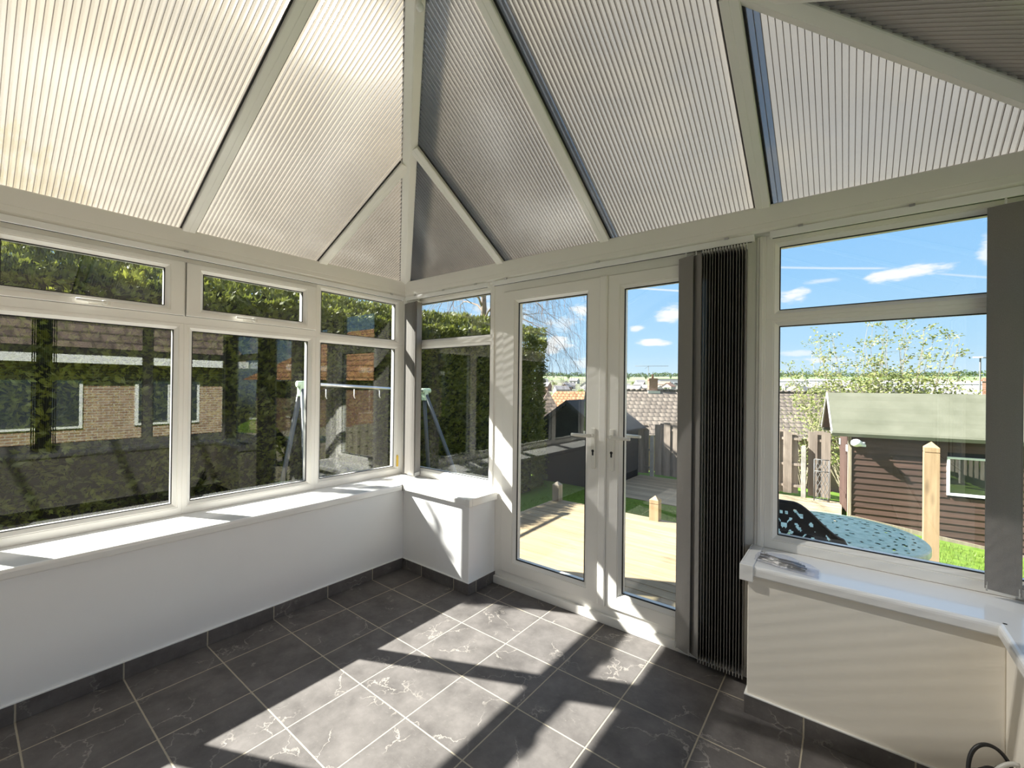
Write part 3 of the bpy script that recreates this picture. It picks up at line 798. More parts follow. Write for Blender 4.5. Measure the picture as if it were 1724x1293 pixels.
blind(FF, 2.72, W-.06, [(3.462, 14), (3.54, 70), (3.56, 80), (3.58, 80), (3.60, 80), (3.62, 80), (3.64, 80)], .672, 'grey vertical blind at the right edge of the picture', at(FF, 3.3, .64, .05))
blind(RF, 0.9, 2.66, [(1.70+.016*k, 80) for k in range(12)], .655, 'vertical blind bunched on the right side wall', at(RF, 1.8, .64, .05))
lb = empty('blind_track', tuple(at(LF, 1.5, 2.1, .04)), label='bare white blind track over the left windows', cat='blind track')
bpy.context.view_layer.update(); headrail(lb, LF, .07, 3.1)

# ------------------------------------------------------------------ small things indoors
def curve_pts(fn, n): return [fn(k/(n-1)) for k in range(n)]
# polythene bag of cable on the sill
bag = empty('plastic_bag', (2.79, -.17, .641), label='clear plastic bag of black fixings lying on the right sill', cat='bag')
bpy.context.view_layer.update()
mb = MB(); nx, ny = 16, 9
def bagp(i, j, top):
    u, v = i/nx, j/ny
    x = 2.69+.235*u; y = -.105-.105*v-.055*u
    e = math.sin(PI*u)*math.sin(PI*v)
    z = .6415 + (.034*e**.5 + .009*noise.noise(Vector((u*5, v*4, 3)))*min(1, e*3) + .004 if top else 0)
    x += .008*noise.noise(Vector((u*3, v*3, 7))); y += .01*noise.noise(Vector((u*3, v*3, 1)))
    return (x, y, z)
for top in (True, False):
    for i in range(nx):
        for j in range(ny):
            mb.sm = True; mb.quad(bagp(i, j, top), bagp(i+1, j, top), bagp(i+1, j+1, top), bagp(i, j+1, top))
mb.build('bag_skin', 'bag', bag, fixn=False)
mb = MB()
for k in range(9):
    r = random.Random(k); y0 = -.125-.008*k; z0 = .648+.0016*(k % 4)
    mb.tube([(2.705+.01*r.random(), y0, z0), (2.73, y0-.012, z0+.006*r.random()), (2.78, y0-.02-.01*r.random(), z0+.003), (2.83, y0-.03, z0+.004), (2.865+.02*r.random(), y0-.035, z0)], .0032, 6)
mb.build('black_fixings', 'black', bag)
for k, (x, y) in enumerate(((2.712, -.140), (2.722, -.152), (2.852, -.190), (2.862, -.200), (2.843, -.183))):
    mb = MB(); mb.tube([(x, y, .663), (x+.014, y-.004, .665)], .0022, 6); mb.build('screw', 'steel', bag)

# coil of cable leaning on the right skirting
cab = empty('cable_coil', (3.41, -.44, 0), label='coil of black cable with a grey plug lead on the floor at the right', cat='cable')
bpy.context.view_layer.update()
mb = MB()
def loop(cx, cy_, cz, rx, rz, tilt, yaw_, n=40, s0=0, s1=1):
    P = []
    for k in range(n):
        a = 2*PI*(s0+(s1-s0)*k/(n-1)); lx = rx*math.cos(a); lz = rz*math.sin(a)
        p = Vector((lx, math.sin(tilt)*lz, math.cos(tilt)*lz)); p.rotate(Matrix.Rotation(yaw_, 3, 'Z'))
        P.append((cx+p.x, cy_+p.y + .004*math.sin(3*a), cz+p.z))
    return P
for a_ in ((3.375, -.43, .190, .060, .115, .25, .35, -.08, .60), (3.385, -.45, .165, .050, .085, .45, .5, 0, 1), (3.375, -.46, .135, .060, .110, .35, .6, .05, .97), (3.365, -.44, .120, .066, .100, .50, .3, .02, 1.0), (3.380, -.47, .100, .052, .085, .60, .7, .1, 1.08)):
    mb.tube(loop(*a_[:7], 44, a_[7], a_[8]), .0055, 8)
mb.tube([(3.42, -.40, .235), (3.38, -.44, .262), (3.33, -.47, .215), (3.315, -.48, .10), (3.33, -.50, .008), (3.40, -.52, .006)], .0045, 8)
mb.build('black_cable', 'black', cab)
mb = MB(); mb.tube(curve_pts(lambda t: (3.325+.095*t, -.475+.02*t, .135+.165*math.sin(PI*(.05+.48*t))), 20), .0065, 8)
mb.build('grey_lead', 'grey_sleeve', cab)

# yellow strip at the corner frame
mb = MB(); mb.box((.0005, -.086, .705), (.012, -.070, .795)); mb.box((.0005, -.083, .795), (.009, -.073, .803))
tag(mb.build('yellow_strip', 'yellow', bevel=.002), 'small yellow plastic strip upright on the window frame beside the corner blind', 'strip')

# ball lamp at the hip
hp = Vector((X0, -X0, Z0)).lerp(Vector((XR, YA, ZR)), .853)
lamp = empty('globe_light', tuple(hp), label='small bright white globe fixed under the corner hip beam at the top edge', cat='light')
bpy.context.view_layer.update()
mb = MB(); R_ = .016; q = hp + Vector((.016, .010, -.055))
mb.lathe([(R_*math.sin(PI*k/12)+1e-4, -R_*math.cos(PI*k/12)) for k in range(13)], q, 18); mb.build('globe', 'white_plastic', lamp)
mb = MB(); mb.tube([q+Vector((0, 0, .013)), q+Vector((0, 0, .032))], .007, 10); mb.build('globe_base', 'white_plastic', lamp)
# ================================================================== OUTSIDE
GZ = -1.0           # garden level below the deck
def smooth(t): t = max(0, min(1, t)); return t*t*(3-2*t)
HP = [(0, -1), (12, -1), (15, -2.2), (22, -3.6), (40, -6), (100, -9), (180, -6), (250, -1.7), (400, 2.2), (500, 5.9), (600, 8.8), (750, 14), (900, 20), (1000, 24.5), (1300, 27), (1700, 26)]
def hgt(x, y):
    if y < 9.5: return -1.0 - .14*max(0, min(4, x-3.0))*smooth((y-1)/3)
    r = math.hypot(x-3, y+2.4) if y > 6 else 0
    for (a, h0), (c, h1) in zip(HP, HP[1:]):
        if r <= c: h = h0+(h1-h0)*smooth((r-a)/(c-a)) if c < 45 else h0+(h1-h0)*(r-a)/(c-a); break
    else: h = 26
    h = -1.0 - .14*max(0, min(4, x-3.0)) * (1-smooth((y-9.5)/4)) + (h+1.0)*smooth((y-9.5)/4)
    if r > 60: h += 2.0*noise.noise(Vector((x*.006, y*.006, 0)))*min(1, (r-60)/200)
    return h
mb = MB(); mb.sm = True
ys = [-60, -30, -12, -6, 0, 3, 6, 8, 9.5, 10.5, 11.5, 12.5, 13.5, 15, 17, 20, 24, 28, 33, 40, 50, 65, 80, 100, 130, 160, 200, 240, 280, 330, 380, 440, 500, 560, 620, 700, 780, 860, 940, 1020, 1100, 1200, 1400, 1800]
def xs_at(j, n=48):
    wd = 40 + max(0, ys[j])*1.3
    return [-wd*1.2 + wd*2.4*i/n for i in range(n+1)]
for j in range(len(ys)-1):
    A, B = xs_at(j), xs_at(j+1)
    for i in range(48):
        P = [(A[i], ys[j]), (A[i+1], ys[j]), (B[i+1], ys[j+1]), (B[i], ys[j+1])]
        mb.quad(*[(x, y, hgt(x, y)) for x, y in P])
struct(mb.build('ground', 'ground'), 'lawn falling away to fields across the valley', 'ground')

# grass blades on the sunny strip of lawn beyond the table ---------------
mb = MB(); r = random.Random(3)
for k in range(16000):
    x = r.uniform(2.7, 7.0); y = r.uniform(2.62, 7.9) if r.random() < .7 else r.uniform(2.7, 5.2)
    h = r.uniform(.03, .075); a = r.uniform(0, PI); w_ = .004; l = r.uniform(-.03, .03)
    dx, dy = math.cos(a)*w_, math.sin(a)*w_; gz = hgt(x, y)
    if x < 3.1 and y > 6.3: continue
    mb.quad((x-dx, y-dy, gz-.01), (x+dx, y+dy, gz-.01), (x+l, y+l*.6, gz+h))
for k in range(6000):
    x = r.uniform(-2.2, 3.0); y = r.uniform(2.6, 6.4)
    h = r.uniform(.03, .06); a = r.uniform(0, PI); w_ = .004; l = r.uniform(-.03, .03)
    dx, dy = math.cos(a)*w_, math.sin(a)*w_
    mb.quad((x-dx, y-dy, GZ), (x+dx, y+dy, GZ), (x+l, y+l*.6, GZ+h))
tag(mb.build('grass', 'blade', fixn=False), 'short green grass of the lawn beyond the deck', 'grass', kind='stuff')

# decks -------------------------------------------------------------------
def deck(name, x0, x1, y0, y1, z, mat, label, fascia=True):
    mb = MB(); p = .1217; y = y0
    base = math.ceil(y0/p)*p
    yy = base
    while yy + p <= y1 + .02:
        mb.box((x0, yy+.003, z-.028), (x1, yy+p-.003, z)); yy += p
    o = mb.build(name, mat, bevel=.0025)
    f = MB()
    f.box((x0+.01, base, GZ-.05 if fascia else z-.12), (x0+.035, yy, z-.030)); f.box((x0+.01, yy-.03, GZ-.05 if fascia else z-.12), (x1-.01, yy-.005, z-.030)); f.box((x1-.035, base, GZ-.05 if fascia else z-.12), (x1-.01, yy, z-.030))
    f.build('deck_skirt', mat, o)
    for k in range(3):
        g = MB(); xx = x0+.1+(x1-x0-.25)*k/2; g.box((xx, base+.03, z-.14), (xx+.05, yy-.04, z-.030)); g.build('joist', mat, o)
    return tag(o, label, 'deck')
deck('timber_deck', -.06, 3.42, .17, 2.56, -.10, 'deck', 'pale pine deck outside the glazed doors')
deck('garden_deck', -1.47, 2.92, 6.47, 9.12, -.985, 'deck_old', 'weathered lower deck along the back fence', False)

def post(name, x, y, z0, z1, w_, mat, label, notch=True, point=.045, cat='post'):
    mb = MB(); h = w_/2; zc = z1-point
    mb.box((x-h, y-h, z0), (x+h, y+h, zc-.045)); mb.box((x-h+.004, y-h+.004, zc-.045), (x+h-.004, y+h-.004, zc-.038)); mb.box((x-h, y-h, zc-.038), (x+h, y+h, zc))
    i = len(mb.v); mb.v += [(x-h, y-h, zc), (x+h, y-h, zc), (x+h, y+h, zc), (x-h, y+h, zc), (x, y, z1)]
    for k in range(4): mb.f.append((i+k, i+(k+1) % 4, i+4)); mb.mi.append(0); mb.smf.append(False)
    return tag(mb.build(name, mat, fixn=True), label, cat)
post('deck_post', -.005, 2.505, GZ, .150, .098, 'post_old', 'grey weathered stub post at the left back corner of the deck', cat='post')
post('deck_post', 1.295, 2.500, GZ, .175, .102, 'post_wood', 'pale stub post at the back edge of the deck, right of the middle')
post('deck_post', 3.585, 2.830, GZ-.1, .955, .098, 'post_wood', 'tall knotty timber post standing before the brown shed', point=.05)

# back fence ---------------------------------------------------------------
def fence_panel(x0, x1, y, label, axis='x', mat='fence', top=.39, arch=.11, base=GZ+.06, group='timber fence panels'):
    root = empty('fence_panel', ((x0+x1)/2, y, base) if axis == 'x' else (y, (x0+x1)/2, base), label=label, cat='fence panel', group=group)
    bpy.context.view_layer.update()
    def B(a0, a1, b0, b1, z0, z1, m):
        if axis == 'x': m.box((a0, b0, z0), (a1, b1, z1))
        else: m.box((b0, a0, z0), (b1, a1, z1))
    mb = MB(); p = .117; k = math.ceil(x0/p)*p; q = 0
    rr = random.Random(int(x0*100))
    while k + p <= x1:
        u = (k+p/2-x0)/(x1-x0); zt = top + arch*math.sin(PI*u) + rr.uniform(-.012, .012)
        if q % 2 == 0: B(k-.024, k+p+.024, y-.036, y-.018, base, zt, mb)
        else: B(k-.024, k+p+.024, y+.018, y+.036, base, zt-.01, mb)
        k += p; q += 1
    mb.build('fence_boards', mat, root)
    for z in (base+.14, base+.62, top-.14):
        m = MB(); B(x0, x1, y-.017, y+.017, z, z+.055, m); m.build('rail', mat, root)
    return root
def concrete_post(x, y, z1, label):
    mb = MB(); mb.box((x-.045, y-.045, GZ-.2), (x+.045, y+.045, z1-.02)); mb.box((x-.035, y-.035, z1-.02), (x+.035, y+.035, z1))
    return tag(mb.build('concrete_post', 'concrete', bevel=.006), label, 'fence post', 'concrete fence posts')
fx = [-3.05, -1.14, .55, 2.24]
for k, lab in enumerate(('timber fence panel behind the black shed', 'timber fence panel right of the first concrete post, behind the lower deck', 'timber fence panel hidden mostly behind the dark blind', 'short timber fence panel meeting the brown shed')):
    x0 = fx[k]+.05; x1 = (fx[k+1]-.05) if k < 3 else 2.74
    fence_panel(x0, x1, 9.19, lab)
for x, z, lab in ((-1.14, .09, 'pale concrete fence post seen through the right door leaf'), (.55, .1, 'concrete fence post behind the blind'), (2.24, .15, 'pale concrete fence post seen left of the brown shed')):
    concrete_post(x, 9.12, z, lab)
# side fence seen reflected in the left windows
k = 0; y = -7.0
while y < 6.5:
    fence_panel(y+.05, y+1.78, 7.6, 'timber fence panel on the right boundary, bay %s' % 'ABCDEFGHIJ'[k], axis='y', mat='fence_side', top=.22, arch=.06)
    tag(concrete_post(7.55, y, .30, 'concrete post of the right boundary fence'), group='right boundary posts'); y += 1.83; k += 1

# wrought trellis leaning by the brown shed -------------------------------
tr = empty('iron_trellis', (2.57, 8.92, GZ), label='small grey wrought iron trellis leaning between fence and brown shed', cat='trellis')
bpy.context.view_layer.update()
MT['trellis'] = simple('aged_iron', (.14, .14, .14), .5, .2, 20)
x0, x1, z0, z1, yy = 2.44, 2.70, GZ+.02, -.10, 8.93
mb = MB()
for a, c in (((x0, yy, z0), (x0, yy, z1)), ((x1, yy, z0), (x1, yy, z1)), ((x0, yy, z0+.03), (x1, yy, z0+.03)), ((x0, yy, z1), (x1, yy, z1)), ((x0, yy, z1-.25), (x1, yy, z1-.25))): mb.tube([a, c], .010, 6)
mb.build('trellis_border', 'trellis', tr)
mb = MB()
for k in range(4):
    xa = x0+.035+k*.063
    for s in (1, -1):
        mb.tube([(xa+s*.030*math.sin(j*PI/5), yy, z0+.03+(z1-z0-.03)*j/24) for j in range(25)], .006, 5)
mb.build('scrolls', 'trellis', tr)

# brown shed ---------------------------------------------------------------
sh = empty('garden_shed', (4.9, 8.52, GZ), label='brown stained timber shed with green felt roof and small window', cat='shed')
bpy.context.view_layer.update()
SX0, SX1, SY0, SY1 = 3.04, 6.9, 8.0, 9.05
SEZ, SRZ, SRY = .70, 1.24, 8.52
mb = MB(); mb.box((SX0+.02, SY0+.03, GZ+.02), (SX1-.02, SY1-.03, SEZ-.02)); mb.build('lining', 'black_wood', sh)
mb = MB(); z = GZ-.462; pit = .112
WX0, WX1, WZ0, WZ1 = 4.39, 4.93, -.40, .245
while z + pit < SEZ+.01:
    segs = [(SX0+.03, SX1)]
    if z+pit > WZ0 and z < WZ1: segs = [(SX0+.03, WX0), (WX1, SX1)]
    for a, c in segs:
        mb.prism([(a, SY0+.025, z), (a, SY0-.012, z), (a, SY0+.006, z+pit+.008), (a, SY0+.025, z+pit+.008)], (c-a, 0, 0))
    z += pit
mb.build('side_cladding', 'shed_wood', sh)
mb = MB(); yy = SY0; k = 0                                  # gable front, upright boards
while yy < SY1-.01:
    y1_ = min(yy+.1, SY1)
    def zt(v): return SEZ + (SRZ-SEZ)*(1-abs(v-SRY)/(SRY-SY0)) - .03
    top = [(SX0, yy+.002, zt(yy)), (SX0, y1_-.002, zt(y1_))]
    mb.prism([(SX0-.005*(k % 2), yy+.002, GZ+.02), (SX0-.005*(k % 2), y1_-.002, GZ+.02), (SX0-.005*(k % 2), y1_-.002, zt(y1_)), (SX0-.005*(k % 2), yy+.002, zt(yy))], (.03, 0, 0))
    yy += .1; k += 1
mb.build('gable_front', 'shed_front', sh)
mb = MB(); mb.box((SX0-.008, SY0-.022, GZ-.1), (SX0+.020, SY0+.01, SEZ)); mb.box((SX0-.03, SY0+.0, GZ), (SX0-.005, SY0+.05, SEZ-.03)); mb.build('corner_board', 'post_old', sh)
mb = MB(); mb.prism([(SX0, SY0-.03, GZ-.06), (SX1, SY0-.03, GZ-.62), (SX1, SY0-.03, GZ-.50), (SX0, SY0-.03, GZ+.04)], (0, .05, 0)); mb.build('base_board', 'post_old', sh)
# door on the gable front
mb = MB(); mb.box((SX0-.022, 8.18, GZ+.08), (SX0-.004, 8.92, .55))
for z in (GZ+.3, .15): mb.box((SX0-.034, 8.20, z), (SX0-.020, 8.90, z+.08))
d = mb.build('shed_door', 'shed_front', sh)
for z in (.12, .17):
    m = MB(); m.box((SX0-.045, 8.05 if z < .15 else 8.78, z+.10), (SX0-.03, 8.13 if z < .15 else 8.86, z+.22)); m.build('white_fitting', 'white_plastic', sh)
# roof
RX0, RX1 = 2.74, 7.1; EY0, EY1 = 7.86, 9.18; EZ = .58
mb = MB(); n = 10
for side in (0, 1):
    ey = EY0 if side == 0 else EY1
    P = []
    for k in range(n+1):
        t_ = k/n; P.append((SRY+(ey-SRY)*t_, 1.335+(EZ+.03-1.335)*t_ + .006*math.sin(k*2.1)))
    P.append((ey + (-.02 if side == 0 else .02), EZ)); P.append((ey + (-.005 if side == 0 else .005), EZ-.06))
    P2 = [(a, z_-.03) for a, z_ in P[:-2]]
    for (a, z_), (c, w2) in zip(P, P[1:]):
        mb.sm = False; mb.quad((RX0, a, z_), (RX1, a, z_), (RX1, c, w2), (RX0, c, w2))
    for (a, z_), (c, w2) in zip(P2, P2[1:]):
        mb.quad((RX0, a, z_), (RX1, a, z_), (RX1, c, w2), (RX0, c, w2))
mb.build('felt_roof', 'felt', sh, fixn=False)
mb = MB()
for side in (0, 1):
    ey = EY0 if side == 0 else EY1
    for xx in (RX0-.012, RX1-.01):
        mb.prism([(xx, SRY, 1.34), (xx, ey, EZ+.035), (xx, ey, EZ-.02), (xx, SRY, 1.275)], (.022, 0, 0))
mb.build('barge_boards', 'lead', sh)
mb = MB()
for side in (0, 1):
    ey = EY0 if side == 0 else EY1
    mb.prism([(RX0+.02, SRY, 1.27), (RX0+.02, ey, EZ+.02), (RX0+.02, ey, EZ-.0), (RX0+.02, SRY, 1.25)], (SX0-RX0, 0, 0))
mb.build('soffit_boards', 'shed_wood', sh)
# window
mb = MB(); FS = (Vector((0, SY0, 0)), Vector((1, 0, 0)), Vector((0, -1, 0)))
picture_frame(mb, FS, (WX0-.01, WZ0-.01, WX1+.01, WZ1+.01), (WX0+.025, WZ0+.03, WX1-.035, WZ1-.025), n0=.035, bead=False, back=-.02)
wf = mb.build('shed_window', 'white_plastic', sh)
pane(FS, (WX0+.025, WZ0+.03, WX1-.035, WZ1-.025), wf, -.005)
m = MB(); m.box((WX0, SY0+.05, WZ0), (WX1, SY0+.06, WZ1)); m.build('dark_interior', 'hedge_core', wf)
a_ = math.radians(9.0); O_ = Vector((SX0, SY0, 0)); sh.rotation_euler = (0, 0, a_)
sh.location = O_ + Matrix.Rotation(a_, 3, 'Z') @ (Vector((4.9, 8.52, GZ)) - O_)
# security lamp
sl = empty('outdoor_lamp', (3.14, 7.96, .45), label='white rounded outdoor lamp at the left corner of the brown shed', cat='lamp')
bpy.context.view_layer.update()
mb = MB(); mb.lathe([(.001, -.075), (.05, -.065), (.082, -.03), (.085, .0), (.075, .035), (.04, .062), (.001, .070)], (3.13, 7.85, .415), 20); mb.build('lamp_shade', 'white_plastic', sl)
mb = MB(); mb.box((3.15, 7.87, .35), (3.27, 7.985, .385)); mb.lathe([(.045, -.03), (.05, .03)], (3.21, 7.93, .40), 14); mb.build('lamp_arm', 'white_plastic', sl)

# black shed by the hedge ----------------------------------------------------
ds = empty('black_shed', (-2.4, 7.95, GZ), label='black stained apex shed with scalloped bargeboard beside the hedge', cat='shed')
bpy.context.view_layer.update()
mb = MB(); x = -3.3
mb.box((-3.3, 6.87, GZ), (-1.49, 9.0, .34)); mb.prism([(-3.3, 6.87, .34), (-1.49, 6.87, .34), (-2.395, 6.87, .98)], (0, 2.13, 0))
for k in range(11):
    z = GZ+.05+k*.125
    mb.prism([(-1.49, 6.87, z), (-1.475, 6.87, z), (-1.484, 6.87, z+.12), (-1.49, 6.87, z+.12)], (0, 2.13, 0))
mb.build('shed_walls', 'black_wood', ds)
mb = MB()
for s in (-1, 1):
    mb.prism([(-2.395, 6.72, 1.06), (-2.395+s*1.06, 6.72, .32), (-2.395+s*1.06, 6.72, .28), (-2.395, 6.72, 1.015)], (0, 2.42, 0))
MT['dark_felt'] = simple('dark_roof_felt', (.035, .038, .042), .95, .2, 8)
mb.build('shed_roof', 'dark_felt', ds)
mb = MB()
for s in (-1, 1):
    n = 14
    for k in range(n):
        t0, t1 = k/n, (k+1)/n; pts = []
        xa, xb = -2.395+s*1.06*t0, -2.395+s*1.06*t1; za, zb = 1.05-.735*t0, 1.05-.735*t1
        mb.prism([(xa, 6.70, za), (xb, 6.70, zb), (xb, 6.70, zb-.07), ((xa+xb)/2, 6.70, (za+zb)/2-.12), (xa, 6.70, za-.07)], (0, .018, 0))
mb.build('scalloped_bargeboard', 'dark_felt', ds)

# hedge ------------------------------------------------------------------------
hd = empty('conifer_hedge', (-3.1, 0, GZ), label='tall clipped conifer hedge along the left boundary, sunlit on top', cat='hedge')
bpy.context.view_layer.update()
def htop(y): return 2.70 + .10*noise.noise(Vector((y*.9, 3, 0))) + .05*noise.noise(Vector((y*3.1, 5, 0))) + .10*smooth((y-2.5)/3)
HX0, HX1, HY0, HY1 = -3.90, -2.52, -8.0, 6.0
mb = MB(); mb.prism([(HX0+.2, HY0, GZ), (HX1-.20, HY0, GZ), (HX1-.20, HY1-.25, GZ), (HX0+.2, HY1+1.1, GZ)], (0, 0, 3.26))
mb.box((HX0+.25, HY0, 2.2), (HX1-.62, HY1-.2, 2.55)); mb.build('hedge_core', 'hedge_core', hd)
mb = MB(); r = random.Random(11)
def spray(mb, p, d, s, r):
    d = d.normalized(); side = d.cross(Vector((r.uniform(-1, 1), r.uniform(-1, 1), r.uniform(-.4, 1)))).normalized()
    for a in (-.55, 0, .55):
        dd = (d + side*a).normalized(); L = s*(1 if a == 0 else .75); wv = side*.16*L if a == 0 else (d*.15*L)
        o = p + dd*L*.25
        mb.quad(p, p+dd*L*.5+wv, p+dd*L, p+dd*L*.5-wv)
for k in range(92000):
    q = r.random()
    y = r.uniform(-6.0, HY1)
    if q < .62:                                   # room side
        z = r.uniform(-.9, htop(y)-.30); bul = .13*noise.noise(Vector((0, y*1.3, z*1.1)))+.05*noise.noise(Vector((0, y*4, z*4)))
        p = Vector((HX1 + bul - .10*smooth((z-2.4)/.3) + r.uniform(-.13, .03), y, z)); d = Vector((r.uniform(.2, 1), r.uniform(-.8, .8), r.uniform(-.3, .9)))
    elif q < .86:                                 # top
        x = r.uniform(HX0, HX1); y = r.uniform(-6.0, HY1 + 1.4*(HX1-x)/(HX1-HX0)); t_ = htop(y) - .34*smooth((x-HX1+.55)/.55)
        p = Vector((x, y, t_+.05*noise.noise(Vector((x*3, y*3, 0)))+r.uniform(-.12, .03))); d = Vector((r.uniform(-.5, .6), r.uniform(-.6, .6), r.uniform(.5, 1)))
    elif q < .93:                                 # far side
        z = r.uniform(.3, htop(y)); p = Vector((HX0 + r.uniform(-.03, .12), y, z)); d = Vector((-1, r.uniform(-.8, .8), r.uniform(-.2, .8)))
    else:                                         # garden end
        z = r.uniform(-.9, htop(6)-.05); x = r.uniform(HX0, HX1)
        p = Vector((x, HY1 + 1.4*(HX1-x)/(HX1-HX0) - .08 + .16*noise.noise(Vector((x*1.5, 8, z*1.4))) + r.uniform(-.12, .05), z)); d = Vector((r.uniform(-.6, .8), 1, r.uniform(-.3, .7)))
    spray(mb, p, d, r.uniform(.045, .105), r)
for k in range(1500):                             # ragged unseen leaders, added above the clipped top to dapple the stub wall
    t_ = k/1500; q = int(t_*15); rr_ = random.Random(q); y0 = -2.10+q*.032; h_ = rr_.uniform(.45, .95); z = 2.65+h_*r.random()
    p = Vector((-2.9+rr_.uniform(-.4, .3)+r.gauss(0, .025), y0+rr_.uniform(-.06, .06)+r.gauss(0, .03), z)); d = Vector((r.uniform(-.6, .6), r.uniform(-.6, .6), r.uniform(.2, 1)))
    spray(mb, p, d, r.uniform(.05, .10), r)
tag(mb.build('foliage', 'conifer', hd, fixn=False), kind=None)

# bare weeping birch beyond the hedge -------------------------------------------
def grow(mb, p, d, L, rad, depth, r, droop, segs=5, twigs=None):
    pts = [p.copy()]; rr = [rad]; d = d.normalized()
    for k in range(segs):
        d = (d + Vector((r.gauss(0, .13), r.gauss(0, .13), r.gauss(0, .10) - droop*(1 + depth*.6)*.06))).normalized()
        p = p + d*L/segs; pts.append(p.copy()); rr.append(rad*(1-.55*(k+1)/segs))
        if depth > 0 and k >= 1 and r.random() < .8:
            nd = (d + Vector((r.uniform(-1, 1), r.uniform(-1, 1), r.uniform(-.4, .7)))*.75).normalized()
            grow(mb, p, nd, L*r.uniform(.5, .75), rr[-1]*.6, depth-1, r, droop, segs, twigs)
    mb.tube(pts, rr, 5 if rad > .02 else 3, cap=False)
    if depth == 0 and twigs is not None: twigs.append((pts[-1], d))
    if depth > 0: grow(mb, p, d, L*.7, rr[-1], depth-1, r, droop, segs, twigs)
birch = empty('birch_tree', (-5.6, 7.2, GZ-.5), label='bare twiggy birch tree with drooping branches above the hedge', cat='tree')
bpy.context.view_layer.update()
r = random.Random(5); mb = MB()
mb.tube([(-5.6, 7.2, -1.5), (-5.58, 7.2, .5), (-5.5, 7.15, 2.2), (-5.42, 7.1, 3.6), (-5.4, 7.0, 5.2)], [.14, .12, .10, .08, .05], 8)
mb.build('trunk', 'bark', birch)
mb = MB(); tw = []
for z, d, L in ((2.6, (.9, .35, .42), 1.5), (3.0, (.8, -.1, .7), 1.5), (3.3, (1, .3, .45), 1.7), (3.7, (.6, -.7, .6), 1.5), (4.2, (.8, .2, .5), 1.6), (3.6, (-.7, .3, .7), 1.4), (4.5, (.3, -.8, .6), 1.5), (5.1, (.5, .2, .9), 1.4), (3.2, (.2, .9, .6), 1.4), (4.8, (-.5, -.5, .7), 1.3), (4.0, (.4, -.95, .35), 1.7), (4.4, (1, -.25, .25), 1.6)):
    grow(mb, Vector((-5.5, 7.1, z)), Vector(d), L, .034, 3, r, 1.0, 4, tw)
mb.build('branches', 'twig', birch, fixn=False)
mb = MB()
for p, d in tw:
    for q in range(2):
        a = p.copy(); pts = [a]; dd = d + Vector((r.gauss(0, .5), r.gauss(0, .5), 0))
        for k in range(6):
            dd = (dd*.7 + Vector((r.gauss(0, .12), r.gauss(0, .12), -.42))).normalized(); a = a + dd*r.uniform(.06, .12); pts.append(a)
        mb.tube(pts, .0022, 3, cap=False)
mb.build('hanging_twigs', 'twig', birch, fixn=False)

# leaning sapling branch crossing the hedge end
# shrub behind the back fence ------------------------------------------------------
def leafy(mb, p, r, n, s, spread):
    for k in range(n):
        c = p + Vector((r.gauss(0, spread), r.gauss(0, spread), r.gauss(0, spread)))
        d = Vector((r.uniform(-1, 1), r.uniform(-1, 1), r.uniform(-.6, .8))).normalized(); sd_ = d.cross(Vector((r.uniform(-1, 1), r.uniform(-1, 1), 1))).normalized()
        L = s*r.uniform(.6, 1.2)
        mb.quad(c, c+d*L*.5+sd_*L*.3, c+d*L, c+d*L*.5-sd_*L*.3)
sb = empty('elder_shrub', (4.2, 18.3, -3.2), label='leggy shrub with fresh green leaves rising behind fence and shed', cat='shrub')
bpy.context.view_layer.update()
r = random.Random(21); st = MB(); lf = MB()
for k in range(64):
    a = r.uniform(-1, 1); base = Vector((3.9+a*.9, 18.3+r.uniform(-.5, .5), -3.0))
    tall = r.random() < .5
    tip = Vector((3.9+a*2.9+r.gauss(0, .25), 18.3+r.uniform(-1, 1), (r.uniform(2.6, 4.2) if tall else r.uniform(1.6, 2.8)) - abs(a)*1.1))
    pts = []
    for j in range(9):
        t_ = j/8; p = base.lerp(tip, t_); p.x += .25*math.sin(t_*3+k)*t_*(1-t_)*2 ; p.z += .5*t_*(1-t_); p += Vector((r.gauss(0, .03),)*3); pts.append(p)
    st.tube(pts, .022, 4, r_end=.006, cap=False)
    for j in range(4, 9):
        p = pts[j]
        for q in range(2):
            d = Vector((r.uniform(-1, 1), r.uniform(-1, 1), r.uniform(0, 1))).normalized(); e = p+d*r.uniform(.2, .5)
            st.tube([p, (p+e)/2+Vector((0, 0, .03)), e], .006, 3, cap=False, r_end=.003)
            leafy(lf, e, r, 6, .12, .06); leafy(lf, (p+e)/2, r, 4, .10, .05)
for k in range(9000):                                    # dense lower crown
    x = r.gauss(4.0, 1.15); z = r.uniform(-1.5, 2.15 - .30*abs(x-4.1) + .25*noise.noise(Vector((x*2, 0, 0))))
    leafy(lf, Vector((x, 18.2+r.gauss(0, .6), z)), r, 1, .12, .03)
st.build('stems', 'stem_pale', sb, fixn=False); lf.build('foliage', 'shrub_leaf', sb, fixn=False)
sb2 = empty('low_shrub', (2.0, 13.0, -2.4), label='thin pale shrub growing up just behind the back fence', cat='shrub')
bpy.context.view_layer.update()
st = MB(); lf = MB()
for k in range(16):
    base = Vector((2.0+r.uniform(-.2, .2), 13.0+r.uniform(-.2, .2), -2.2)); tip = Vector((1.9+r.uniform(-.7, .8), 13.0+r.uniform(-.5, .5), r.uniform(.1, 1.35)))
    pts = [base.lerp(tip, j/7)+Vector((r.gauss(0, .03), 0, .3*(j/7)*(1-j/7))) for j in range(8)]
    st.tube(pts, .010, 3, r_end=.003, cap=False)
    for p in pts[3:]: leafy(lf, p, r, 5, .06, .09)
st.build('stems', 'stem_pale', sb2, fixn=False); lf.build('foliage', 'shrub_leaf', sb2, fixn=False)

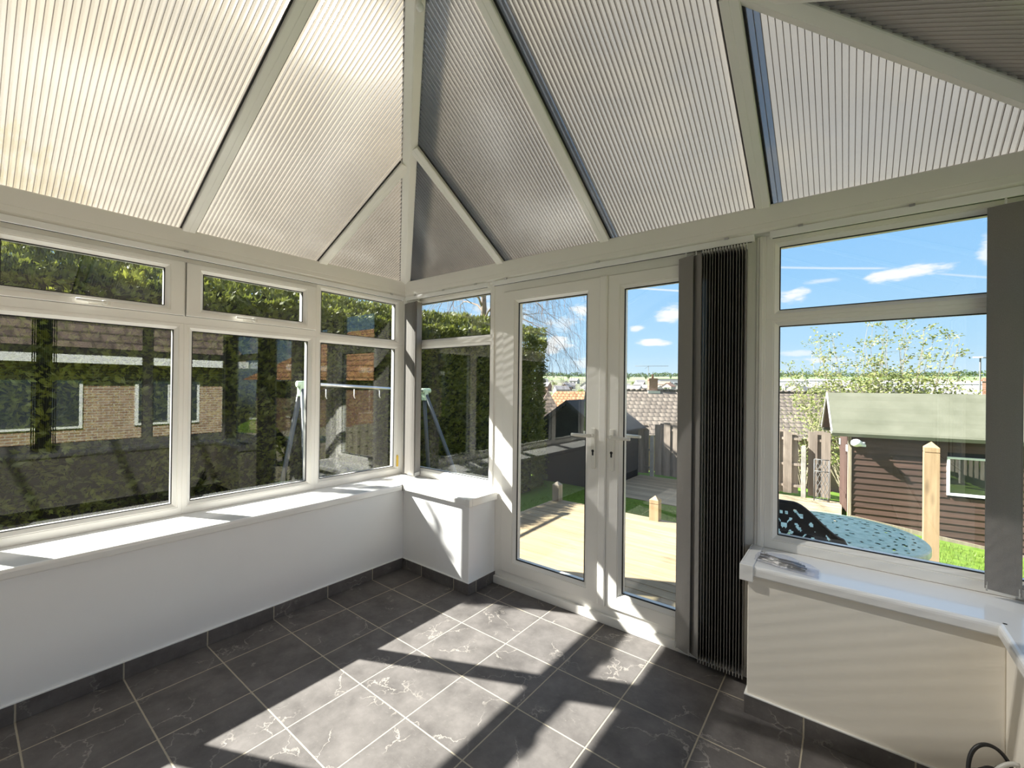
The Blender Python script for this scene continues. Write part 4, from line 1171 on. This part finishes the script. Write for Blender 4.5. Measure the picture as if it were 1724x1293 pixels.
# swing frame between house and hedge -------------------------------------------------
sw = empty('swing_frame', (-1.3, .6, GZ), label='garden swing frame with dark legs and pale green joints', cat='swing')
bpy.context.view_layer.update()
ya, yb, zb = -.30, 1.26, 1.36
mb = MB(); mb.tube([(-1.2, ya, zb+.03), (-1.2, yb, zb-.04)], .021, 10); mb.build('top_bar', 'steel', sw)
for y, s in ((ya, -1), (yb, 1)):
    z = zb+.03 if s < 0 else zb-.04
    m = MB(); m.tube([(-1.2, y-.05, z), (-1.2, y+.08, z)], .032, 12); m.lathe([(.03, -.05), (.035, .0), (.03, .03)], (-1.2, y, z), 12)
    m.box((-1.235, y-.03, z-.12), (-1.165, y+.03, z-.01)); m.build('joint', 'pale_green', sw, bevel=.006)
    for q in (-1, 1):
        m = MB(); m.tube([(-1.2+q*.02, y, z-.05), (-1.2+q*.55, y+s*.42+.25, GZ+.02)], .024, 10); m.build('leg', 'dark_metal', sw)
for k in range(4):
    y = ya+.25+k*.32; m = MB()
    m.tube([(-1.2, y, zb-.02), (-1.2, y, zb-.10), (-1.2, y+.01, zb-.12)], .005, 5); m.build('hook', 'white_plastic', sw)

# bistro table and chair on the deck ---------------------------------------------------
tb = empty('bistro_table', (2.955, .605, -.10), label='round turquoise cast metal bistro table on the deck', cat='table')
bpy.context.view_layer.update()
mb = MB(); C0 = (2.955, .605); R0 = .385; nr, na = 34, 150
def hole(rho, a):
    if rho < .08 or rho > .93: return False
    if .36 < rho < .40 or .60 < rho < .64: return False
    if rho > .64:
        v = math.sin(a*15 + 5*math.sin(rho*18)); u = math.sin(rho*30 + 2.2*math.cos(a*15)); return v > .62 and u > .25
    if rho > .40:
        return math.sin(a*18 + 9*rho) > .84 and math.cos(rho*50+a*6) > .1
    return math.cos(a*9) > .72 and math.sin(rho*38) > .3
top_z = .620
for i in range(nr):
    r0_, r1_ = R0*i/nr, R0*(i+1)/nr
    for j in range(na):
        a0, a1 = 2*PI*j/na, 2*PI*(j+1)/na
        if i and hole((i+.5)/nr, (a0+a1)/2): continue
        P = [(C0[0]+rr*math.cos(a), C0[1]+rr*math.sin(a)) for rr, a in ((r0_, a0), (r1_, a0), (r1_, a1), (r0_, a1))]
        mb.quad(*[(x, y, top_z) for x, y in P]); mb.quad(*[(x, y, top_z-.008) for x, y in reversed(P)])
tt = mb.build('table_top', 'verdigris', tb, fixn=False)
mb = MB(); n = 64
prof = [(R0-.018, top_z), (R0-.012, top_z+.004), (R0, top_z+.004), (R0+.006, top_z-.002), (R0+.006, top_z-.030), (R0, top_z-.036), (R0-.012, top_z-.034), (R0-.018, top_z-.008)]
for j in range(n):
    a0, a1 = 2*PI*j/n, 2*PI*(j+1)/n
    for (ra, za), (rb_, zb_) in zip(prof, prof[1:]+prof[:1]):
        mb.sm = True; mb.quad(*[(C0[0]+rr*math.cos(a), C0[1]+rr*math.sin(a), z) for rr, z, a in ((ra, za, a0), (ra, za, a1), (rb_, zb_, a1), (rb_, zb_, a0))])
mb.build('table_rim', 'verdigris', tb)
mb = MB(); mb.lathe([(.10, .61), (.05, .57), (.028, .52), (.022, .40), (.035, .33), (.022, .26), (.022, .12), (.04, .06), (.02, .02)], (C0[0], C0[1], 0), 18); mb.build('pedestal', 'verdigris', tb)
for k in range(3):
    a = 2*PI*k/3+.5; m = MB(); c, s = math.cos(a), math.sin(a)
    m.tube([(C0[0]+c*d, C0[1]+s*d, z) for d, z in ((.0, .14), (.06, .16), (.13, .08), (.19, .0), (.25, -.06), (.28, -.085))], .014, 8); m.build('leg', 'verdigris', tb)

ch = empty('bistro_chair', (2.765, .33, -.10), label='black cast metal chair with scrolled back drawn up to the table', cat='chair')
bpy.context.view_layer.update()
mb = MB(); nu, nv = 124, 88; hw = .275; CZ0, CZ1 = .30, .845; CX, CY = 2.765, .19
def ctop(u):                                   # camel back outline
    a = abs(u); return CZ1 - .17*smooth((a-.12)/.80) - .10*max(0, a-.86)/.14*max(0, a-.86)/.14*3 
def cell(u, v):                                # u -1..1, v = z
    a = abs(u); t_ = ctop(u)
    if v > t_: return False
    if v > t_-.035 or a > .93: return True
    q = t_ - v
    if q > .33: return a > .86 or abs(a-.45) < .05
    if q > .285: return True
    e1 = (u*1.0)**2/.13 + ((q-.285)/.11)**2                       # leaf opening at the bottom
    # scrolls
    f = math.sin(a*33+1.6*math.sin(v*80)) + math.sin(v*105+2.0*math.cos(a*26)); 
    holes = f > .85 and q < .20
    low = (q > .20 and q < .28 and abs(((a*3.2) % 1)-.5) < .33)
    return not (holes or low)
def cp(u, v, o):
    x = CX + u*hw; y = CY + .10*u*u - (v-.3)*.16 + .04 + o; return (x, y, v)
for i in range(nu):
    for j in range(nv):
        u0_, u1_ = -1+2*i/nu, -1+2*(i+1)/nu; v0_, v1_ = CZ0+(CZ1-CZ0)*j/nv, CZ0+(CZ1-CZ0)*(j+1)/nv
        if cell((u0_+u1_)/2, (v0_+v1_)/2):
            mb.quad(cp(u0_, v0_, -.005), cp(u1_, v0_, -.005), cp(u1_, v1_, -.005), cp(u0_, v1_, -.005))
            mb.quad(cp(u0_, v0_, .005), cp(u0_, v1_, .005), cp(u1_, v1_, .005), cp(u1_, v0_, .005))
mb.build('backrest', 'black_iron', ch, fixn=False)
mb = MB(); mb.tube([cp(-1+2*k/40, min(ctop(-1+2*k/40)-.004, CZ1), 0) for k in range(41)], .008, 8); mb.build('back_rim', 'black_iron', ch)
mb = MB(); n = 28
for (ra, z) in ((0, 0),):
    pts = [(CX+.22*math.cos(2*PI*k/n)*1.0, .37+.19*math.sin(2*PI*k/n), .325) for k in range(n)]
    mb.prism(pts, (0, 0, .018))
mb.build('seat', 'black_iron', ch, bevel=.004)
for sx_ in (-1, 1):
    for (y0, y1) in ((.24, .19), (.50, .54)):
        m = MB(); m.tube([(CX+sx_*.17, y0, .325), (CX+sx_*.19, y0, .12), (CX+sx_*.215, y1, -.095)], .011, 8); m.build('leg', 'black_iron', ch)

# tiled bungalow below the fence line ----------------------------------------------------
bg_ = empty('bungalow', (-4, 34, -4), label='bungalow with grey pantiled roof beyond the back fence', cat='house')
bpy.context.view_layer.update()
A = Vector((-14.2, 29.7, 1.12)); Bv = Vector((5.2, 42.6, 1.06)); ax = (Bv-A); ax.z = 0; ax.normalize(); pr = Vector((ax.y, -ax.x, 0))
if pr.y > 0: pr = -pr
mb = MB(); n = 1
e0, e1 = A + pr*5.0 + Vector((0, 0, -3.1)), Bv + pr*5.0 + Vector((0, 0, -3.1)); b0, b1 = A - pr*5.0 + Vector((0, 0, -3.1)), Bv - pr*5.0 + Vector((0, 0, -3.1))
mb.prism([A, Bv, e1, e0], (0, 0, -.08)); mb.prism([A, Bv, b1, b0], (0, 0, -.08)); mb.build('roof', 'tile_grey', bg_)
mb = MB(); k = 0; L = (Bv-A).length
while k < L: mb.tube([A+ax*k+Vector((0, 0, .02)), A+ax*(k+.42)+Vector((0, 0, .02))], .11, 8); k += .45
mb.build('ridge_tiles', 'tile_grey', bg_)
mb = MB()
q0, q1 = A+pr*4.6, Bv+pr*4.6; q2, q3 = Bv-pr*4.6, A-pr*4.6
P = [Vector((q.x, q.y, -7)) for q in (q0, q1, q2, q3)]
mb.prism(P, (0, 0, 5.2)); mb.build('walls', 'brick', bg_)
def chimney(c, zb_, zt_, w_, d_, ang, parent, flash=True, n_pots=1):
    R = Matrix.Translation(Vector((c[0], c[1], 0))) @ Matrix.Rotation(ang, 4, 'Z')
    m = MB(); m.box((-w_/2, -d_/2, zb_), (w_/2, d_/2, zt_-.16), R); m.box((-w_/2-.04, -d_/2-.04, zt_-.16), (w_/2+.04, d_/2+.04, zt_-.06), R); m.box((-w_/2, -d_/2, zt_-.06), (w_/2, d_/2, zt_), R)
    o = m.build('chimney', 'brick', parent)
    if flash: m = MB(); m.box((-w_/2-.14, -d_/2-.25, zb_+.1), (w_/2+.14, d_/2+.1, zb_+.55), R); m.build('flashing', 'lead', o)
    for k in range(n_pots):
        m = MB(); m.lathe([(.10, zt_), (.08, zt_+.28), (.10, zt_+.32)], (c[0]+(k-(n_pots-1)/2)*.3*math.cos(ang), c[1]+(k-(n_pots-1)/2)*.3*math.sin(ang), 0), 10); m.build('chimney_pot', 'brick', o)
    return o
ca = math.atan2(ax.y, ax.x)
cc = chimney((-9.75, 32.9), .55, 2.12, .68, .62, ca, bg_)
m = MB(); bx, by = -10.05, 32.75
m.tube([(bx, by, 1.4), (bx, by, 3.1)], .022, 5)
m.tube([Vector((bx, by, 3.12))-ax*1.1, Vector((bx, by, 3.15))+ax*1.6], .016, 5)
for k in range(9):
    c = Vector((bx, by, 3.13))+ax*(-1.0+k*.3); m.tube([c-pr*.25, c+pr*.25], .010, 4)
m.tube([Vector((bx, by, 2.9))-ax*.3, Vector((bx, by, 3.12))], .014, 4)
m.build('aerial', 'trellis', cc)

# orange-roofed house and slate gable left of it
oh = empty('orange_roofed_house', (-19, 38, -6), label='house with hipped orange tiled roof behind the black shed', cat='house')
bpy.context.view_layer.update()
c = Vector((-19.2, 39.5, 0)); R = Matrix.Translation(c) @ Matrix.Rotation(math.radians(38), 4, 'Z')
mb = MB(); Vt = [R @ Vector(p) for p in ((-6, -4.2, -1.9), (6, -4.2, -1.9), (6, 4.2, -1.9), (-6, 4.2, -1.9), (-3.4, 0, .85), (3.4, 0, .85))]
for f in ((0, 1, 5, 4), (1, 2, 5), (2, 3, 4, 5), (3, 0, 4)): mb.quad(*[Vt[k] for k in f])
mb.build('roof', 'tile_orange', oh, fixn=False)
mb = MB(); mb.box((-5.6, -3.8, -7), (5.6, 3.8, -1.9), R); mb.build('walls', 'brick', oh)
gh = empty('slate_gabled_house', (-16.1, 27.0, -4), label='dark slate gable peeping between hedge and orange roof', cat='house')
bpy.context.view_layer.update()
R = Matrix.Translation(Vector((-16.1, 27.0, .12))) @ Matrix.Rotation(math.radians(38), 4, 'Z')
mb = MB(); Vt = [R @ Vector(p) for p in ((-1.3, -1.3, -1.5), (1.3, -1.3, -1.5), (1.3, 1.3, -1.5), (-1.3, 1.3, -1.5), (0, 0, .92))]
for f in ((0, 1, 4), (1, 2, 4), (2, 3, 4), (3, 0, 4)): mb.quad(*[Vt[k] for k in f])
mb.build('roof', 'tile_brown', gh, fixn=False)
mb = MB(); mb.box((-1.2, -1.2, -7), (1.2, 1.2, -1.5), R); mb.build('walls', 'render_white', gh)
# house whose chimney shows over the brown shed
hh = empty('chimneyed_house', (8, 25, -5), label='house behind the brown shed with only its red brick chimney showing', cat='house')
bpy.context.view_layer.update()
mb = MB(); mb.prism([(5.5, 21.5, -1.9), (5.5, 28, -1.9), (5.5, 24.7, .65)], (8, 0, 0)); mb.build('roof', 'tile_grey', hh)
mb = MB(); mb.box((5.8, 22, -7), (13.2, 27.5, -1.9)); mb.build('walls', 'brick', hh)
chimney((8.02, 24.0), .2, 1.95, 1.15, .7, -.25, hh, False, 2)
# lamp post
lp = empty('street_lamp', (17.3, 84.6, hgt(17.3, 84.6)), label='tall grey street lamp beside the brick chimney', cat='street lamp')
bpy.context.view_layer.update()
mb = MB(); mb.tube([(17.3, 84.6, hgt(17.3, 84.6)), (17.3, 84.6, 5.9), (17.6, 84.8, 6.0), (20.4, 86.9, 5.95)], .09, 6); mb.build('column', 'trellis', lp)
mb = MB(); mb.box((16.6, 84.2, 5.95), (17.5, 84.8, 6.12)); mb.build('lantern', 'white_plastic', lp)

# neighbours on the right, mirrored in the left windows -------------------------------------
nb = empty('brick_bungalow', (16, -3, GZ), label='brown brick bungalow beyond the right boundary fence', cat='house')
bpy.context.view_layer.update()
mb = MB(); mb.box((13.5, -13, GZ), (21, 3.2, 2.0)); mb.build('walls', 'brick_buff', nb)
mb = MB(); mb.prism([(12.9, -13.5, 2.05), (21.6, -13.5, 2.05), (17.25, -13.5, 4.7)], (0, 17.2, 0)); mb.build('roof', 'tile_brown', nb)
mb = MB(); mb.box((12.82, -13.5, 1.86), (12.9, 3.7, 2.08)); mb.build('fascia', 'white_plastic', nb)
for y0 in (-9.5, -5.4, -1.8, .9):
    m = MB(); m.box((13.44, y0, .1), (13.5, y0+1.6, 1.4)); f = m.build('window', 'white_plastic', nb)
    m = MB()
    for k in range(2): m.box((13.42, y0+.08+k*.76, .18), (13.445, y0+.76+k*.76, 1.32))
    m.build('pane', 'far_glass', f)
chimney((17.2, -6.0), 4.2, 5.8, .9, .6, 0, nb, True, 2); chimney((17.2, 1.5), 4.2, 5.6, .9, .6, 0, nb, True, 2)
nb2 = empty('red_roofed_house', (19, 14, GZ-1), label='house with red tiled roof beyond the right boundary', cat='house')
bpy.context.view_layer.update()
mb = MB(); mb.box((14.5, 8, GZ-1.5), (23, 20, 1.5)); mb.build('walls', 'brick', nb2)
mb = MB(); mb.prism([(14, 7.5, 1.55), (14, 20.5, 1.55), (14, 14, 4.9)], (9.6, 0, 0)); mb.build('roof', 'tile_orange', nb2)

# the town across the valley --------------------------------------------------------------
def P_dir(azd, dist): a = math.radians(azd); return 3.0+dist*math.cos(a), -2.4+dist*math.sin(a)
def make_house(wall, roof):
    root = empty('distant_house', (0, 0, 0))
    mb = MB(); mb.box((-4.5, -3.2, -2), (4.5, 3.2, 3.2)); mb.prism([(-4.5, -3.2, 3.2), (-4.5, 3.2, 3.2), (-4.5, 0, 5.5)], (9, 0, 0)); mb.build('walls', wall, root)
    mb = MB()
    for s in (-1, 1): mb.prism([(-4.8, 0, 5.75), (-4.8, s*3.6, 3.05), (-4.8, s*3.6, 2.85), (-4.8, 0, 5.5)], (9.6, 0, 0))
    mb.build('roof', roof, root)
    mb = MB()
    for x in (-3.1, .9): mb.box((x, -3.24, .2), (x+1.8, -3.15, 1.8)); mb.box((x, 3.15, .2), (x+1.8, 3.24, 1.8))
    for y in (-.6,): mb.box((-4.54, y, .4), (-4.45, y+1.2, 1.6)); mb.box((4.45, y, .4), (4.54, y+1.2, 1.6))
    mb.build('windows', 'far_glass', root)
    return root
protos = [make_house('far_white', 'far_roof'), make_house('far_white', 'far_roof_red'), make_house('far_brick', 'far_roof'), make_house('render_white', 'far_roof')]
used = [False]*4; r = random.Random(9)
spots = []
rows = [(225, 15), (262, 14), (300, 14), (345, 14), (395, 13), (450, 12)]
for di, (dist, nn_) in enumerate(rows):
    for k in range(nn_):
        azd = 80.5 + 45*(k+.5)/nn_ + r.uniform(-1.0, 1.0)
        spots.append((azd, dist+r.uniform(-12, 12), di))
labs = ['pale slate-roofed house in the distant town', 'pale red-roofed house in the distant town', 'red brick house in the distant town', 'cream house with slate roof in the distant town']
placed = [(*P_dir(a_, d_), 17) for a_, d_ in ((95.8, 330), (93.2, 360), (84.0, 250), (107.6, 420))]
def clear(x, y, rad):
    if any(math.hypot(x-a_, y-b_) < rad + c_ for a_, b_, c_ in placed): return False
    placed.append((x, y, rad)); return True
for azd, dist, di in spots:
    x, y = P_dir(azd, dist)
    if not clear(x, y, 5.6): continue
    k = r.choice((0, 0, 1, 2, 3, 3))
    o = protos[k] if not used[k] else copy_tree(protos[k]); used[k] = True
    x, y = P_dir(azd, dist); o.location = (x, y, hgt(x, y)); o.rotation_euler = (0, 0, math.radians(azd-90+r.choice((0, 90, 20, -25, 70))))
    s = r.uniform(.75, 1.0); o.scale = (s, s, s*.92); tag(o, labs[k], 'house', 'houses of the town across the valley')
MT['shed_metal'] = simple('white_cladding', (.55, .56, .58), .6, .04, .1)
wc = 0
for azd, dist, wd, ht, lab in ((95.8, 330, 26, 6.5, 'long white warehouse at the left of the right window'), (93.2, 360, 30, 7.0, 'white warehouse behind the pale shrub'), (84.0, 250, 30, 5.5, 'white warehouse in front of the far trees, left of the brick chimney'), (107.6, 420, 24, 6, 'pale flat-roofed block to the right of the bungalow chimney')):
    x, y = P_dir(azd, dist); wh = empty('warehouse', (x, y, hgt(x, y)), label=lab, cat='warehouse'); bpy.context.view_layer.update()
    R = Matrix.Translation(Vector((x, y, hgt(x, y)))) @ Matrix.Rotation(math.radians(azd-90), 4, 'Z')
    m = MB(); m.box((-wd/2, -7, -3), (wd/2, 7, ht-1), R); m.build('walls', 'shed_metal', wh)
    m = MB(); m.box((-wd/2-.3, -7.3, ht-1), (wd/2+.3, 7.3, ht), R); m.build('roof', 'far_roof' if wc == 3 else 'shed_metal', wh)
    m = MB()
    for k in range(5): m.box((-wd/2+2+k*(wd-4)/5, -7.1, 0), (-wd/2+2+k*(wd-4)/5+2.6, -6.95, 2.6), R)
    m.build('dock_doors', 'far_glass', wh); wc += 1

# distant trees and hedgerows ----------------------------------------------------------------
def blob_tree(mat, seed, n=900, leaf=.55):
    rr = random.Random(seed); root = empty('distant_tree', (0, 0, 0))
    m = MB(); m.tube([(0, 0, -1.5), (0, 0, 3.5)], .22, 6); m.build('trunk', 'bark', root)
    m = MB(); lobes = [(Vector((rr.uniform(-1.6, 1.6), rr.uniform(-1.6, 1.6), rr.uniform(2.8, 5.6))), rr.uniform(1.0, 1.8)) for _ in range(9)]
    for _ in range(n):
        c, R_ = rr.choice(lobes); d = Vector((rr.gauss(0, 1), rr.gauss(0, 1), rr.gauss(0, 1))).normalized()
        leafy(m, c+d*R_*rr.uniform(.7, 1), rr, 1, leaf, .05)
    m.build('foliage', mat, root, fixn=False)
    return root
tp = [blob_tree('dark_leaf', 1), blob_tree('bush_leaf', 2), blob_tree('dark_leaf', 3)]
tl = ['dark tree on the far hillside', 'fresh green tree among the houses of the valley', 'dark tree on the skyline of the hill']
tu = [False]*3
def put_tree(k, azd, dist, s, lab=None, squash=1):
    if dist > 100 and not clear(*P_dir(azd, dist), 3.4*s): return
    o = tp[k] if not tu[k] else copy_tree(tp[k]); tu[k] = True
    x, y = P_dir(azd, dist); o.location = (x, y, hgt(x, y)-.5); o.scale = (s*squash, s*squash, s); o.rotation_euler = (0, 0, r.uniform(0, 6))
    tag(o, lab or tl[k], 'tree', 'trees across the valley')
m = MB(); rr = random.Random(33)
for k in range(15000):
    azd = rr.uniform(74, 132); dist = rr.uniform(985, 1060); x, y = P_dir(azd, dist)
    top = 4.5 + 5.5*max(0, .5+noise.noise(Vector((azd*.9, 0, 0)))) + 2.5*noise.noise(Vector((azd*5, 3, 0)))
    leafy(m, Vector((x, y, hgt(x, y)+rr.uniform(-.5, max(2.5, top)))), rr, 1, 3.4, .3)
tag(m.build('treeline', 'dark_leaf', fixn=False), 'dark line of woodland along the skyline of the hill', 'woodland', kind='stuff')
tp[2].children[0].hide_render = False
for c_ in list(tp[2].children): bpy.data.objects.remove(c_)
bpy.data.objects.remove(tp[2])
for k in range(20): put_tree(0, 80+2.35*k+r.uniform(-.5, .5), r.uniform(560, 820), r.uniform(.8, 1.2))
for k in range(46): put_tree(1 if r.random() < .7 else 0, 80+1.0*k+r.uniform(-.5, .5), r.uniform(150, 420), r.uniform(.55, .95), lab='leafy tree between the distant houses')
for a_, d_, s_ in ((120.5, 62, .9), (122.6, 58, .8), (119.2, 70, .8), (97, 60, .8), (90, 55, .9), (86, 62, .9), (83, 70, 1.0)): put_tree(1, a_, d_, s_, lab='green bush between garden fences and the town')
